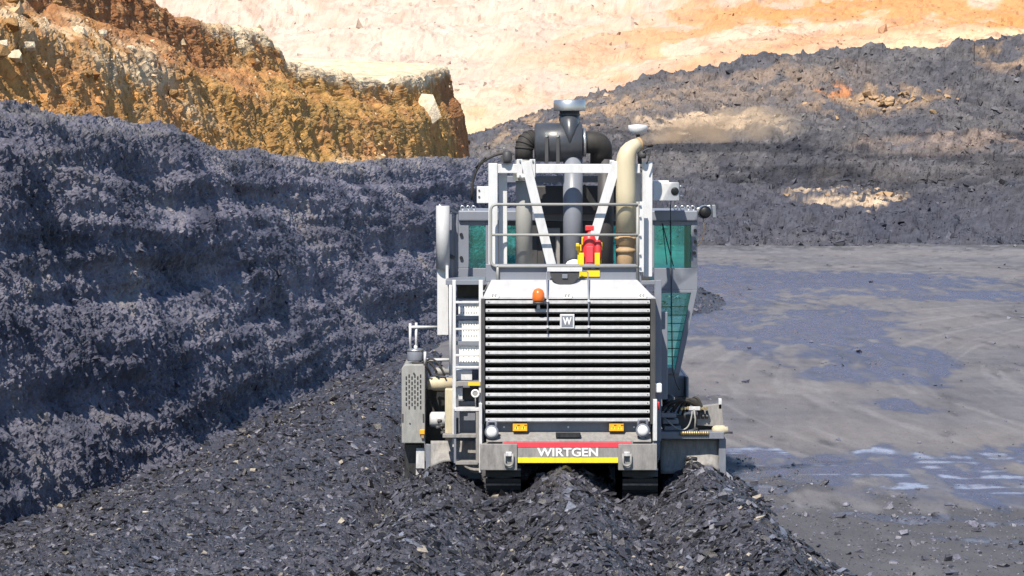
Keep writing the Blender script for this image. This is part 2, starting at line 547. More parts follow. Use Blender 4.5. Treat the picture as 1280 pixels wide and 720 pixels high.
# ------------------------------------------------------------------ coal bench on the left
def build_bench():
    Dc = np.linspace(16, 140, 4000)
    px = 640 + (wall_x(Dc) - 0.8) / Dc * FPX
    u = np.linspace(-420, px[-1], 1050)
    D = np.interp(u, px, Dc)
    nu = len(D)
    cpx = np.array([-900, -400, -100, 0, 40, 90, 145, 200, 235, 270, 300, 320, 350, 400, 440, 480, 525, 575, 605, 700, 800])
    cpy = np.array([60, 95, 122, 131, 142, 155, 152, 157, 177, 187, 192, 187, 197, 205, 207, 202, 200, 200, 200, 202, 204])
    # profile across the face: setback (towards -x) and share of the height
    prof_v = np.array([0, 0.02, 0.18, 0.36, 0.52, 0.7, 0.86, 0.96, 1.0])
    prof_s = np.array([-0.1, -0.05, 0.25, 0.62, 0.98, 1.36, 1.78, 2.2, 2.5])
    nv = 300
    v = np.linspace(0, 1, nv)
    xb = wall_x(D)
    crest_x = xb - 2.5
    zc = zpix(np.interp(640 + crest_x / D * FPX, cpx, cpy), D)
    zc = np.clip(zc, 4.6, 8.5)
    S = np.interp(v, prof_v, prof_s)
    X = xb[None, :] - S[:, None]
    Z = v[:, None] * (zc[None, :] + 0.35) - 0.35
    Y = np.repeat(D[None, :], nv, 0)
    P = np.stack([X, Y, Z], -1)
    Nn = grid_normals(P)
    if Nn[nv // 2, nu // 2, 0] < 0:
        Nn = -Nn
    q = P.reshape(-1, 3)
    sh = (nv, nu)
    # cutter passes: long shallow scoops running along the face, tilting a little
    h = Z + 0.25 * fbm(q * (0.15, 0.05, 0.15), 3).reshape(sh) + 0.012 * (Y - 50)
    band = np.zeros(sh)
    for z0, wd, amp in ((0.55, 0.34, 0.24), (1.35, 0.4, 0.28), (2.1, 0.38, 0.26), (2.95, 0.45, 0.34), (3.7, 0.36, 0.26), (4.35, 0.3, 0.4), (4.95, 0.3, 0.25)):
        band += amp * np.exp(-((h - z0) / wd) ** 2) * (0.7 + 0.6 * np.sin(0.23 * Y + 3 * z0))
    big = fbm(q * 0.35, 2).reshape(sh)
    # vertical spalls and ribs
    rib = fbm(q * (1.0, 0.75, 0.25) + 5, 5, ridged=True).reshape(sh)
    diag = q.copy()
    diag[:, 1] += 0.55 * diag[:, 2]
    dg = fbm(diag * (1.3, 1.6, 0.55) + 40, 4, ridged=True).reshape(sh)
    c1, e1 = cells(q * (2.1, 1.7, 2.6) + 0.12 * rng.normal())
    c2, e2 = cells(q * (5.5, 4.2, 6.2) + 3.3)
    fine = fbm(q * 7.0, 3).reshape(sh)
    fade = sstep(0.0, 0.05, v)[:, None]
    patch = fbm(q * (0.25, 0.22, 0.5) + 66, 3).reshape(sh)
    passes = np.sin(2 * math.pi * (h + 0.1 * patch) / 0.42) * np.clip(0.4 + 1.4 * fbm(q * (0.5, 0.3, 0.5) + 44, 3).reshape(sh), 0, 1)
    d = (-band * (0.5 + 0.7 * patch) + 0.045 * passes + 0.13 * big + 0.03 * rib + 0.05 * dg + 0.035 * (c1.reshape(sh) - 0.5) + 0.035 * (c2.reshape(sh) - 0.5) + 0.035 * fine + 0.05 * fbm(diag * (9, 12, 5), 3).reshape(sh))
    P = P + Nn * (d * (0.35 + 0.65 * fade))[..., None]
    # back over the crest: bench top running left behind the face
    back = []
    for s, dz in ((0.35, 0.0), (0.9, -0.15), (1.8, -0.3), (6.0, -0.5), (30.0, -0.5), (120.0, -0.5)):
        row = P[-1].copy()
        row[:, 0] = crest_x - s
        row[:, 2] = zc + dz + 0.12 * fbm(np.stack([crest_x * 0.7 - s, D * 0.7, 0 * D], -1), 3)
        back.append(row)
    P = np.concatenate([P, np.stack(back)], 0)
    # the far end closes off to the left behind everything
    q = P.reshape(-1, 3)
    sh2 = P.shape[:2]
    t1 = fbm(q * (0.5, 0.4, 0.9) + 60, 5).reshape(sh2)
    t2 = fbm(q * (2.5, 2.0, 3) + 80, 3).reshape(sh2)
    c = cmix(np.broadcast_to(COAL, sh2 + (3,)), COAL_L, 0.35 + 0.8 * t1)
    c = cmix(c, COAL_D, 0.1 + 0.9 * np.clip(-t1 + 0.35 * t2, 0, 1))
    c = c * np.array((0.94, 0.97, 1.16))
    c = cmix(c, np.array((0.20, 0.175, 0.155)), 0.5 * sstep(0.42, 0.9, t1 + 0.5 * t2))
    seam = fbm(q * (0.08, 0.05, 1.5) + 87, 3).reshape(sh2)
    c = cmix(c, np.array((0.045, 0.048, 0.075)), 0.6 * sstep(-0.05, 0.4, seam + 0.2 * t2))
    c = cmix(c, np.array((0.055, 0.058, 0.085)), 0.5 * sstep(2.2, 0.2, P[..., 2]))  # lower face coloured darker to hold down the sunlit toe
    # dust on the crest
    vv = np.concatenate([v, np.ones(len(back))])
    c = cmix(c, np.array((0.20, 0.185, 0.17)), sstep(0.9, 1.0, vv)[:, None] * np.clip(0.45 + t2, 0, 1) * 0.7)
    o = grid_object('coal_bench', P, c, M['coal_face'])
    tag(o, kind='structure')
    Nn = grid_normals(P)
    if Nn[nv // 2, nu // 2, 0] < 0:
        Nn = -Nn
    w = np.ones(P.shape[:2])
    w[int(nv * 0.97):] = 1.4
    w[nv + 2:] = 0
    pts, nr, (i, j) = pick(P, Nn, 20000, w)
    size = np.minimum(0.028 + 0.018 * rng.pareto(2.0, len(pts)), 0.15)
    t = c[i, j] * rng.uniform(0.7, 1.25, len(pts))[:, None]
    rocks('coal_fragments', pts, nr, size, t, M['coal_face'], o, 0.5, sink=0.05, tilt=0.7, box=False)
    return o, zc, D, crest_x


bench, bench_zc, bench_D, bench_cx = build_bench()


# ------------------------------------------------------------------ loose coal behind and beside the machine
TRACKS = (-0.13, 1.885)


def rubble_height(X, Y):
    sp = 1 + np.clip(40 - Y, 0, 12) * 0.022
    def c(x0):
        return 0.83 + (x0 - 0.83) * sp
    z = np.full(X.shape, -0.12)
    behind = sstep(44.5, 42.5, Y)
    for x0, h, wd in ((-0.98, 0.62, 0.9), (0.84, 0.66, 0.92), (2.72, 0.64, 0.92)):
        hh = h * (0.92 + 0.1 * np.sin(1.7 * Y + 4 * x0))
        t = np.abs(X - c(x0) - 0.1 * np.sin(0.9 * Y + x0)) / (wd * sp)
        ridge = hh * (1.06 - np.sqrt(t * t + 0.02)) * behind - 0.12 * (1 - behind)
        z = np.maximum(z, ridge)
    for t in TRACKS:
        z = np.maximum(z, 0.26 * np.exp(-((X - t) / 0.5) ** 2) * sstep(37.5, 39.2, Y) * sstep(40.9, 40.3, Y) - 0.05)
    # older spread between the windrow and the coal face
    xl = X - wall_x(Y)
    edge = sstep(-1.45, -2.3, X) * np.ones_like(Y)
    left = (0.05 + 0.24 * sstep(0.2, 1.8, xl) + 0.22 * np.exp(-((xl - 2.6) / 0.8) ** 2) * (1 + 0.3 * np.sin(0.8 * Y))) * edge - 0.15 * (1 - edge)
    z = np.maximum(z, left)
    # heap lying ahead of the machine on the right
    b = blob(X, Y, 5.4, 101, 2.3, 11)
    z = np.maximum(z, 1.0 * (1 - np.sqrt(b)))
    return z


def build_rubble():
    rows = (FPX * (CAM_H - 0.3)) / np.linspace(760, 158, 560)
    slopes = np.linspace(-0.24, 0.15, 760)
    X = slopes[None, :] * rows[:, None]
    Y = np.repeat(rows[:, None], len(slopes), 1)
    Z = rubble_height(X, Y)
    on = sstep(-0.1, 0.12, Z)
    q = np.stack([X, Y, 0 * X], -1).reshape(-1, 3)
    sh = X.shape
    big = fbm(q * 0.9, 4).reshape(sh)
    c1, e1 = cells(q * (5.5, 3.6, 1))
    c2, e2 = cells(q * (12, 8, 1) + 4.1)
    fine = fbm(q * 9, 3).reshape(sh)
    in_trk = np.zeros(sh)
    for t in TRACKS:
        in_trk = np.maximum(in_trk, sstep(0.42, 0.3, np.abs(X - t)) * sstep(40.15, 40.3, Y) * sstep(53, 52, Y))
    Z = Z + on * (0.10 * big + 0.04 * (c1.reshape(sh) - 0.5) + 0.03 * fine)
    Z = np.where(on > 0.001, Z, -0.12)
    Z = Z * (1 - in_trk) - 0.06 * in_trk
    P = np.stack([X, Y, Z], -1)
    t1 = fbm(q * 0.6 + 12, 4).reshape(sh)
    c = cmix(np.broadcast_to(COAL * 0.6, sh + (3,)), COAL, 0.25 + 0.8 * t1)
    c = cmix(c, COAL_D, 0.45 + 0.7 * fine)
    o = grid_object('coal_windrow', P, c, M['coal_rubble'])
    tag(o, kind='structure')
    Nn = grid_normals(P)
    Nn[Nn[..., 2] < 0] *= -1
    w = (Z > 0.0) * (1 - in_trk) * (Y > 29)
    # far rows are compressed in the image, thin them a little
    pts, nr, (i, j) = pick(P, Nn, 105000, w)
    n = len(pts)
    size = np.minimum(0.022 + 0.02 * rng.pareto(1.9, n), 0.145) * np.clip(pts[:, 1] / 42, 0.8, 1.3) * np.where(pts[:, 0] < -1.9, 0.72, 1.0)
    t = COAL * ((0.13 + 1.1 * rng.random(n) ** 3.0) * np.where(pts[:, 0] < -1.9, 1.25, 1.0))[:, None]
    pale = rng.random(n) < 0.022
    t[pale] = np.array((0.30, 0.265, 0.22)) * rng.uniform(0.6, 1.25, pale.sum())[:, None]
    blue = rng.random(n) < 0.05
    t[blue] = np.array((0.11, 0.12, 0.155)) * rng.uniform(0.7, 1.4, blue.sum())[:, None]
    rocks('coal_flakes', pts, nr, size, t, M['coal_flake'], o, 0.26, 0.55, sink=0.12, tilt=0.38)
    # the lumps large enough to pick out one by one
    protos = []
    for k in range(10):
        bm = bmesh.new()
        for vv in range(15):
            d = Vector(rng.normal(size=3)).normalized()
            bm.verts.new((d.x * 0.5 * rng.uniform(0.8, 1.15), d.y * 0.36 * rng.uniform(0.8, 1.1), d.z * 0.22 * rng.uniform(0.7, 1.2)))
        r = bmesh.ops.convex_hull(bm, input=bm.verts)
        bmesh.ops.delete(bm, geom=list({g for g in r['geom_interior'] + r['geom_unused'] if isinstance(g, bmesh.types.BMVert)}), context='VERTS')
        me = bpy.data.meshes.new('coal_lump')
        bm.to_mesh(me)
        bm.free()
        a = me.attributes.new('tint', 'FLOAT_COLOR', 'POINT')
        base = (COAL * rng.uniform(0.25, 0.9)) if k < 8 else np.array((0.20, 0.185, 0.165)) * rng.uniform(0.6, 1.0)
        a.data.foreach_set('color', np.tile(np.append(base, 1).astype(np.float32), len(me.vertices)))
        me.materials.append(M['coal_flake'])
        protos.append(me)
    w2 = w * (Y < 41.5) * (X > -6.2)
    pts, nr, ij = pick(P, Nn, 240, w2)
    for k in range(240):
        l = bpy.data.objects.new('coal_lump', protos[int(rng.integers(8)) if rng.random() < 0.93 else 8 + k % 2])
        col.objects.link(l)
        l.parent = o
        s = 0.10 + 0.035 * rng.pareto(3)
        s = min(s, 0.28)
        nz = Vector(nr[k]) + Vector(rng.normal(0, 0.25, 3))
        l.rotation_euler = (nz.to_track_quat('Z', 'Y') @ Matrix.Rotation(rng.uniform(0, 6.28), 3, 'Z').to_quaternion()).to_euler()
        l.scale = (s, s, s)
        l.location = Vector(pts[k]) + Vector(nr[k]) * s * 0.06
    return o


rubble = build_rubble()


# ------------------------------------------------------------------ orange clay bank above the coal
def build_bank():
    # plan of the foot: parallel to the coal bench, then round a corner and away to the left
    Dl = np.linspace(26, 112, 3000)
    fx = wall_x(Dl) - 4.4
    px = 640 + fx / Dl * FPX
    u = np.linspace(-420, px[-1], 620)
    D = np.interp(u, px, Dl)
    X0 = np.interp(D, Dl, fx)
    ox, oy = np.full(len(D), -1.0), np.full(len(D), 0.12)
    # corner
    cx, cy = X0[-1] - 1.6, D[-1] + 0.4
    ang = np.linspace(0, 1.9, 50)[1:]
    X0 = np.concatenate([X0, cx + 1.6 * np.cos(ang), cx + 1.6 * math.cos(1.9) - np.linspace(0.5, 30, 40)])
    D = np.concatenate([D, cy + 2.2 * np.sin(ang), cy + 2.2 * math.sin(1.9) + np.linspace(0.2, 8, 40)])
    ox = np.concatenate([ox, -np.cos(ang), np.full(40, -math.cos(1.9))])
    oy = np.concatenate([oy, -np.sin(ang), np.full(40, -math.sin(1.9))])
    nu = len(X0)
    ppx = 640 + X0 / D * FPX
    rpx = np.array([-900, -300, -100, 60, 130, 180, 215, 260, 318, 330, 350, 375, 430, 480, 530, 555, 575, 600])
    rpy = np.array([-150, -110, -90, -60, -25, 2, 26, 34, 42, 60, 72, 85, 96, 102, 92, 84, 92, 104])
    foot_z = np.interp(D, bench_D, bench_zc, right=bench_zc[-1]) - 0.35
    rim_z = zpix(np.interp(640 + (X0 + ox * 2.6 * (1 - 0.62 * sstep(420, 560, ppx))) / D * FPX, rpx, rpy), D)
    rim_z[len(u) + 20:] = rim_z[len(u) + 20]
    prof_v = np.array([0, 0.12, 0.42, 0.55, 0.62, 0.93, 1.0])
    prof_s = np.array([-0.35, 0.1, 0.75, 1.35, 1.9, 2.35, 2.6])
    prof_h = np.array([0, 0.16, 0.52, 0.64, 0.7, 0.97, 1.0])
    nv = 170
    v = np.linspace(0, 1, nv)
    S = np.interp(v, prof_v, prof_s)
    H = np.interp(v, prof_v, prof_h)
    steep = sstep(420, 560, ppx)           # the far end stands nearly upright
    S = S[:, None] * (1 - 0.62 * steep[None, :])
    X = X0[None, :] + ox[None] * S
    Y = D[None, :] + oy[None] * S
    Z = foot_z[None] + H[:, None] * (rim_z - foot_z)[None]
    P = np.stack([X, Y, Z], -1)
    Nn = grid_normals(P)
    if Nn[nv // 2, 200, 0] < 0:
        Nn = -Nn
    q = P.reshape(-1, 3)
    sh = (nv, nu)
    big = fbm(q * 0.45, 3).reshape(sh)
    rib = fbm(q * (1.4, 0.7, 0.22) + 3, 5, ridged=True).reshape(sh)
    c1, _ = cells(q * (1.5, 1.1, 1.7))
    c2, _ = cells(q * (4.0, 2.6, 4.4) + 2)
    fine = fbm(q * 4, 4).reshape(sh)
    gully = fbm(q * (0.9, 0.55, 0.12) + 50, 4, ridged=True).reshape(sh)
    d = 0.24 * big + 0.03 * rib + 0.06 * gully + 0.035 * (c1.reshape(sh) - 0.5) + 0.05 * (c2.reshape(sh) - 0.5) + 0.03 * fine + 0.03 * fbm(q * 8, 3).reshape(sh)
    d *= (1 - 0.5 * sstep(520, 580, ppx))[None, :]
    P = P + Nn * d[..., None]
    back = []
    for s, dz in ((0.5, 0.12), (1.6, 0.15), (4, 0.3), (12, 0.6), (50, 1.0)):
        row = P[-1].copy()
        k = 2.6 * (1 - 0.62 * steep) + s
        row[:, 0] = X0 + ox * k
        row[:, 1] = D + oy * k
        nl = len(u)
        row[nl:, 0] = P[-1][nl:, 0] * max(0, 1 - s / 4) + (cx - 2.0 - s) * min(1, s / 4)
        row[nl:, 1] = P[-1][nl:, 1] * max(0, 1 - s / 4) + (cy - 0.2 + 0.12 * s) * min(1, s / 4)
        row[:, 2] = rim_z + dz + 0.1 * fbm(row * 0.8, 3)
        back.append(row)
    P = np.concatenate([P, np.stack(back)], 0)
    q = P.reshape(-1, 3)
    sh2 = P.shape[:2]
    vv = np.concatenate([v, np.full(len(back), 1.05)])[:, None] * np.ones((1, nu))
    pp = np.broadcast_to(ppx[None], sh2)
    a = fbm(q * (0.35, 0.2, 0.6) + 7, 5).reshape(sh2)
    b = fbm(q * (1.4, 0.9, 1.6) + 27, 4).reshape(sh2)
    orange = np.array((0.47, 0.25, 0.085))
    brown = np.array((0.30, 0.13, 0.055))
    cream = np.array((0.72, 0.55, 0.36))
    olive = np.array((0.37, 0.235, 0.07))
    rust = np.array((0.50, 0.235, 0.10))
    c = cmix(np.broadcast_to(orange, sh2 + (3,)), rust, 0.3 + a)
    c = cmix(c, olive, sstep(230, 400, pp) * np.clip(0.45 + 0.9 * b, 0, 1) * 0.8)
    # red brown upper cut on the left, pale debris run lying across the middle
    c = cmix(c, np.array((0.35, 0.165, 0.075)), sstep(0.34, 0.56, vv + 0.2 * a + 0.1 * b) * sstep(400, 330, pp) * 0.85)
    c = cmix(c, brown, sstep(0.72, 0.85, vv + 0.15 * a) * sstep(390, 330, pp) * 0.8)
    run = np.exp(-((vv - 0.52 + 0.0011 * (pp - 60) - 0.15 * a) / 0.10) ** 2) * sstep(330, 200, pp)
    c = cmix(c, cream, run * np.clip(0.55 + 1.3 * b, 0, 1))
    # pale cap over the far end
    c = cmix(c, np.array((0.74, 0.60, 0.42)), sstep(0.78, 0.95, vv + 0.18 * b) * sstep(330, 400, pp))
    c = cmix(c, cream, 0.8 * sstep(0.10, 0.02, vv + 0.05 * b) * sstep(200, 330, pp))
    c = cmix(c, np.array((0.12, 0.085, 0.055)), 0.4 * sstep(0.4, 0.7, b - 0.25 * a))
    b2 = fbm(q * (3.5, 1.6, 2.2) + 97, 3).reshape(sh2)
    c = cmix(c, np.array((0.60, 0.40, 0.20)), 0.4 * sstep(0.25, 0.6, b2))
    c = cmix(c, np.array((0.13, 0.08, 0.04)), 0.3 * sstep(0.4, 0.7, -b2 + 0.2 * b))
    c = cmix(c, np.array((0.33, 0.14, 0.055)), 0.85 * sstep(566, 576, pp + 6 * b) * sstep(0.9, 0.8, vv))
    o = grid_object('clay_bank', P, c, M['clay'])
    tag(o, kind='structure')
    Nn = grid_normals(P)
    if Nn[nv // 2, 200, 0] < 0:
        Nn = -Nn
    w = np.ones(sh2)
    w[nv + 2:] = 0
    pts, nr, (i, j) = pick(P, Nn, 6000, w)
    size = np.minimum(0.05 + 0.03 * rng.pareto(2.2, len(pts)), 0.26)
    t = c[i, j] * rng.uniform(0.6, 1.35, len(pts))[:, None]
    pale = rng.random(len(pts)) < 0.12
    t[pale] = cream * rng.uniform(0.7, 1.1, pale.sum())[:, None]
    rocks('clay_clods', pts, nr, size, t, M['clay'], o, 0.6, sink=0.05, tilt=0.7, box=False)
    # boulders one can pick out: along the pale debris run and in the notch near the far corner
    spots = [(546, 0.5, 0.85, 1), (30, 0.34, 0.5, 1), (42, 0.3, 0.34, 1), (8, 0.3, 0.6, 0), (55, 0.42, 0.4, 0), (22, 0.5, 0.35, 1), (70, 0.36, 0.3, 1), (95, 0.55, 0.32, 0),
             (120, 0.5, 0.3, 1), (150, 0.47, 0.34, 1), (165, 0.6, 0.28, 0), (185, 0.5, 0.36, 1), (205, 0.44, 0.3, 1), (130, 0.3, 0.26, 0), (240, 0.3, 0.3, 0), (-5, 0.45, 0.5, 1)]
    for k, (bp, bv, s, pale) in enumerate(spots):
        jj = int(np.argmin(np.abs(ppx[:len(u)] - bp)))
        ii = int(bv * nv)
        bm = bmesh.new()
        for z in range(22):
            dv = Vector(rng.normal(size=3)).normalized()
            bm.verts.new((dv.x * 0.55 * rng.uniform(0.85, 1.1), dv.y * 0.5 * rng.uniform(0.85, 1.1), dv.z * (0.9 if k == 0 else 0.42) * rng.uniform(0.85, 1.1)))
        r = bmesh.ops.convex_hull(bm, input=bm.verts)
        bmesh.ops.delete(bm, geom=list({g for g in r['geom_interior'] + r['geom_unused'] if isinstance(g, bmesh.types.BMVert)}), context='VERTS')
        me = bpy.data.meshes.new('boulder')
        bm.to_mesh(me)
        bm.free()
        at = me.attributes.new('tint', 'FLOAT_COLOR', 'POINT')
        bc = (0.74, 0.62, 0.46) if pale else (0.36, 0.22, 0.10)
        at.data.foreach_set('color', np.tile(np.array((*bc, 1), np.float32), len(me.vertices)))
        me.materials.append(M['clay'])
        l = bpy.data.objects.new('boulder', me)
        col.objects.link(l)
        l.parent = o
        l.location = Vector(P[ii, jj]) + Vector(Nn[ii, jj]) * s * (0.12 if k else -0.12)
        l.scale = (s * 1.2, s, s)
        l.rotation_euler = (rng.uniform(-0.3, 0.3), rng.uniform(-0.3, 0.3), rng.uniform(0, 6) if k else 0.3)
    return o


bank = build_bank()


# ------------------------------------------------------------------ far slopes: sand behind, coal dump on the right
def far_sheet(name, pxs, rows, nu, nv_each, mat, disp, tint, back=()):
    """rows: list of (image rows at pxs, distances at pxs) giving the slope's shelves in the world"""
    u = np.linspace(pxs[0], pxs[-1], nu)
    ctr = []
    for py, D in rows:
        pyu = np.interp(u, pxs, py) if np.ndim(py) else np.full(nu, float(py))
        Du = np.interp(u, pxs, D) if np.ndim(D) else np.full(nu, float(D))
        ctr.append(np.stack([(u - 640) * Du / FPX, Du, zpix(pyu, Du)], -1))
    out = []
    for k in range(len(ctr) - 1):
        t = np.linspace(0, 1, nv_each[k], endpoint=False)[:, None, None]
        out.append(ctr[k][None] * (1 - t) + ctr[k + 1][None] * t)
    out.append(ctr[-1][None])
    P = np.concatenate(out, 0)
    Nn = grid_normals(P)
    if Nn[len(P) // 2, nu // 2, 1] > 0:
        Nn = -Nn
    d = disp(P)
    P = P + Nn * d[..., None]
    c = tint(P, np.broadcast_to(u[None], P.shape[:2]))
    o = grid_object(name, P, c, mat)
    tag(o, kind='structure')
    Nn = grid_normals(P)
    if Nn[len(P) // 2, nu // 2, 1] > 0:
        Nn = -Nn
    return o, P, Nn, c


def sand_disp(P):
    q = P.reshape(-1, 3)
    sh = P.shape[:2]
    q2 = q + 0
    q2[:, 2] -= 0.10 * q2[:, 0]
    ledge = fbm(q2 * (0.03, 0.03, 0.55), 4).reshape(sh)
    return (1.3 * fbm(q * 0.06, 4).reshape(sh) + 0.8 * ledge + 0.22 * fbm(q * (0.4, 0.4, 0.2) + 3, 4, ridged=True).reshape(sh)
            + 0.25 * (cells(q * (0.7, 0.5, 0.9))[0].reshape(sh) - 0.5) + 0.16 * fbm(q * 1.5, 3).reshape(sh))


def sand_tint(P, u):
    q = P.reshape(-1, 3)
    sh = P.shape[:2]
    a = fbm(q * (0.03, 0.03, 0.10) + 3, 4).reshape(sh)
    b = fbm(q * (0.25, 0.2, 0.4) + 13, 5).reshape(sh)
    px, py = proj(P)
    lay = P[..., 2] - 0.20 * P[..., 0] + 1.5 * a + 0.5 * b          # dipping strata
    pink = np.array((0.48, 0.375, 0.315))
    c = np.broadcast_to(pink, sh + (3,))
    c = cmix(c, np.array((0.55, 0.465, 0.395)), 0.5 + 0.9 * b)
    right = sstep(560, 1000, u)
    for z0, wd, cc, k in ((2.5, 1.5, (0.62, 0.47, 0.27), 0.9), (5.2, 1.3, (0.54, 0.26, 0.11), 0.95), (7.6, 0.9, (0.64, 0.5, 0.31), 0.8),
                          (9.5, 1.3, (0.52, 0.28, 0.14), 0.85), (12, 1.4, (0.62, 0.47, 0.33), 0.5), (15, 1.8, (0.50, 0.31, 0.2), 0.7)):
        c = cmix(c, np.array(cc), k * np.exp(-((lay - z0) / wd) ** 2) * np.clip(0.25 + 0.9 * right + 0.8 * b, 0, 1))
    c = cmix(c, np.array((0.50, 0.235, 0.08)), 0.85 * right * sstep(0.0, 0.5, a + 0.8 * b))
    c = cmix(c, np.array((0.64, 0.47, 0.26)), 0.6 * sstep(700, 560, u) * sstep(5.5, 2.0, P[..., 2] - 6))
    b3 = fbm(q * (0.5, 0.4, 1.4) + 55, 4).reshape(sh)
    c = cmix(c, np.array((0.40, 0.24, 0.16)), (0.25 + 0.45 * right) * sstep(0.1, 0.6, b3 - 0.2 * a))
    c = cmix(c, np.array((0.36, 0.21, 0.15)), 0.5 * sstep(0.45, 0.8, b - 0.3 * a))
    return c


xs = np.array([-500, 0, 300, 600, 760, 900, 1100, 1280, 1800])
sand, sP, sN, sC = far_sheet('sand_slope', xs,
    [(np.array([240, 240, 240, 230, 200, 175, 150, 140, 110]), 214), (np.array([190, 190, 185, 165, 125, 100, 78, 62, 20]), 226),
     (np.array([150, 150, 140, 118, 90, 68, 48, 34, 0]), 236), (np.array([120, 120, 110, 85, 62, 42, 22, 8, -30]), 252),
     (np.array([60, 60, 50, 30, 12, 0, -12, -25, -60]), 268), (-60, 292), (-190, 330), (-200, 420)],
    640, [24, 34, 40, 40, 40, 40, 4], M['sand'], sand_disp, sand_tint)
w = np.ones(sP.shape[:2]); w[-30:] = 0
pts, nr, (i, j) = pick(sP, sN, 1500, w)
size = np.minimum(0.25 + 0.16 * rng.pareto(2.4, len(pts)), 1.2)
rocks('sand_clods', pts, nr, size, sC[i, j] * rng.uniform(0.55, 1.15, len(pts))[:, None], M['sand'], sand, 0.6, sink=0.0, tilt=0.6, box=False)

DUMP_PX = np.array([480, 560, 600, 640, 690, 740, 815, 860, 900, 920, 970, 1015, 1080, 1140, 1180, 1195, 1280, 1500, 1900])
DUMP_PY = np.array([190, 178, 168, 156, 136, 118, 96, 92, 89, 80, 74, 68, 62, 57, 61, 52, 43, 30, 10])


def dump_disp(P):
    q = P.reshape(-1, 3)
    sh = P.shape[:2]
    px, py = proj(P)
    terr = fbm(q * (0.05, 0.05, 0.9) + 4, 4, ridged=True).reshape(sh)
    in_cut = np.exp(-(((px - 1040) / 70) ** 2 + ((py - 190) / 35) ** 2))
    low = np.clip((py - 150) / 150, 0, 1)
    d = (1.5 * np.linspace(1, 0.35, P.shape[0])[:, None] * fbm(q * 0.07 + 2, 4).reshape(sh) + 0.7 * np.linspace(1, 0.5, P.shape[0])[:, None] * fbm(q * 0.2 + 5, 4).reshape(sh) + 0.35 * terr * (0.5 + 2.6 * in_cut)
         + 0.35 * (cells(q * (0.55, 0.4, 0.7))[0].reshape(sh) - 0.5) + 0.18 * (cells(q * (1.5, 1.1, 1.8))[0].reshape(sh) - 0.5)
         + 0.22 * fbm(q * 1.6, 4).reshape(sh))
    toe = np.ones(P.shape[0])
    toe[:8] = np.linspace(0, 1, 8)
    d *= toe[:, None]
    return d


def dump_tint(P, u):
    q = P.reshape(-1, 3)
    sh = P.shape[:2]
    px, py = proj(P)
    a = fbm(q * 0.09 + 21, 5).reshape(sh)
    b = fbm(q * 0.5 + 33, 5).reshape(sh)
    g = np.array((0.080, 0.080, 0.096))
    c = cmix(np.broadcast_to(g, sh + (3,)), np.array((0.15, 0.138, 0.135)), 0.3 + 0.9 * a)
    c = cmix(c, np.array((0.034, 0.036, 0.052)), 0.15 + 0.8 * b)
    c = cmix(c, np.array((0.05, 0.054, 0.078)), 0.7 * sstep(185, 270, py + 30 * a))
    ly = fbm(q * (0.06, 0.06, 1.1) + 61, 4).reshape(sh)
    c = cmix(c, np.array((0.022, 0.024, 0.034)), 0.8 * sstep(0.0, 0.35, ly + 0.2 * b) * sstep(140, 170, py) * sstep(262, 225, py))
    tan = np.array((0.36, 0.25, 0.165))
    pale = np.array((0.50, 0.38, 0.27))
    def spot(cx, cy, rx, ry, ang=0):
        return sstep(1.5, 0.1, blob(px + 22 * a + 26 * b, py + 6 * a + 14 * b, cx, cy, rx, ry, ang))
    c = cmix(c, np.array((0.24, 0.19, 0.16)), 0.5 * spot(900, 122, 210, 34, -0.12) * np.clip(0.7 + b, 0, 1))
    c = cmix(c, tan, 0.85 * spot(1100, 128, 95, 18, -0.08) * sstep(-0.25, 0.3, b))
    c = cmix(c, np.array((0.55, 0.22, 0.08)), 0.8 * spot(1040, 113, 12, 12))
    c = cmix(c, pale, 0.95 * spot(890, 152, 95, 10, -0.02))
    c = cmix(c, tan, 0.8 * spot(720, 150, 130, 15, -0.2) * sstep(-0.4, 0.2, b))
    c = cmix(c, np.array((0.30, 0.215, 0.155)), 0.4 * spot(960, 105, 130, 22, -0.12) * sstep(-0.5, 0.2, b))
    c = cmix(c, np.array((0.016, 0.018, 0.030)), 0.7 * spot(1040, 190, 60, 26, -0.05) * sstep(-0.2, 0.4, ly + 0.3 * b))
    c = cmix(c, np.array((0.19, 0.17, 0.165)), 0.35 * spot(1150, 215, 160, 22, -0.03) * np.clip(0.5 + b, 0, 1))
    c = cmix(c, pale, 0.95 * spot(1065, 246, 80, 5, 0.02))
    c = cmix(c, np.array((0.26, 0.2, 0.17)), 0.75 * spot(1190, 178, 140, 14, -0.03) * np.clip(0.6 + b, 0, 1))
    c = cmix(c, tan, 0.7 * spot(1265, 70, 40, 22, -0.2) * sstep(-0.3, 0.2, b))
    c = cmix(c, np.array((0.3, 0.23, 0.17)), 0.6 * spot(625, 180, 40, 12) * sstep(-0.2, 0.3, b))
    return c


def along(v):
    return np.full(len(DUMP_PX), float(v))


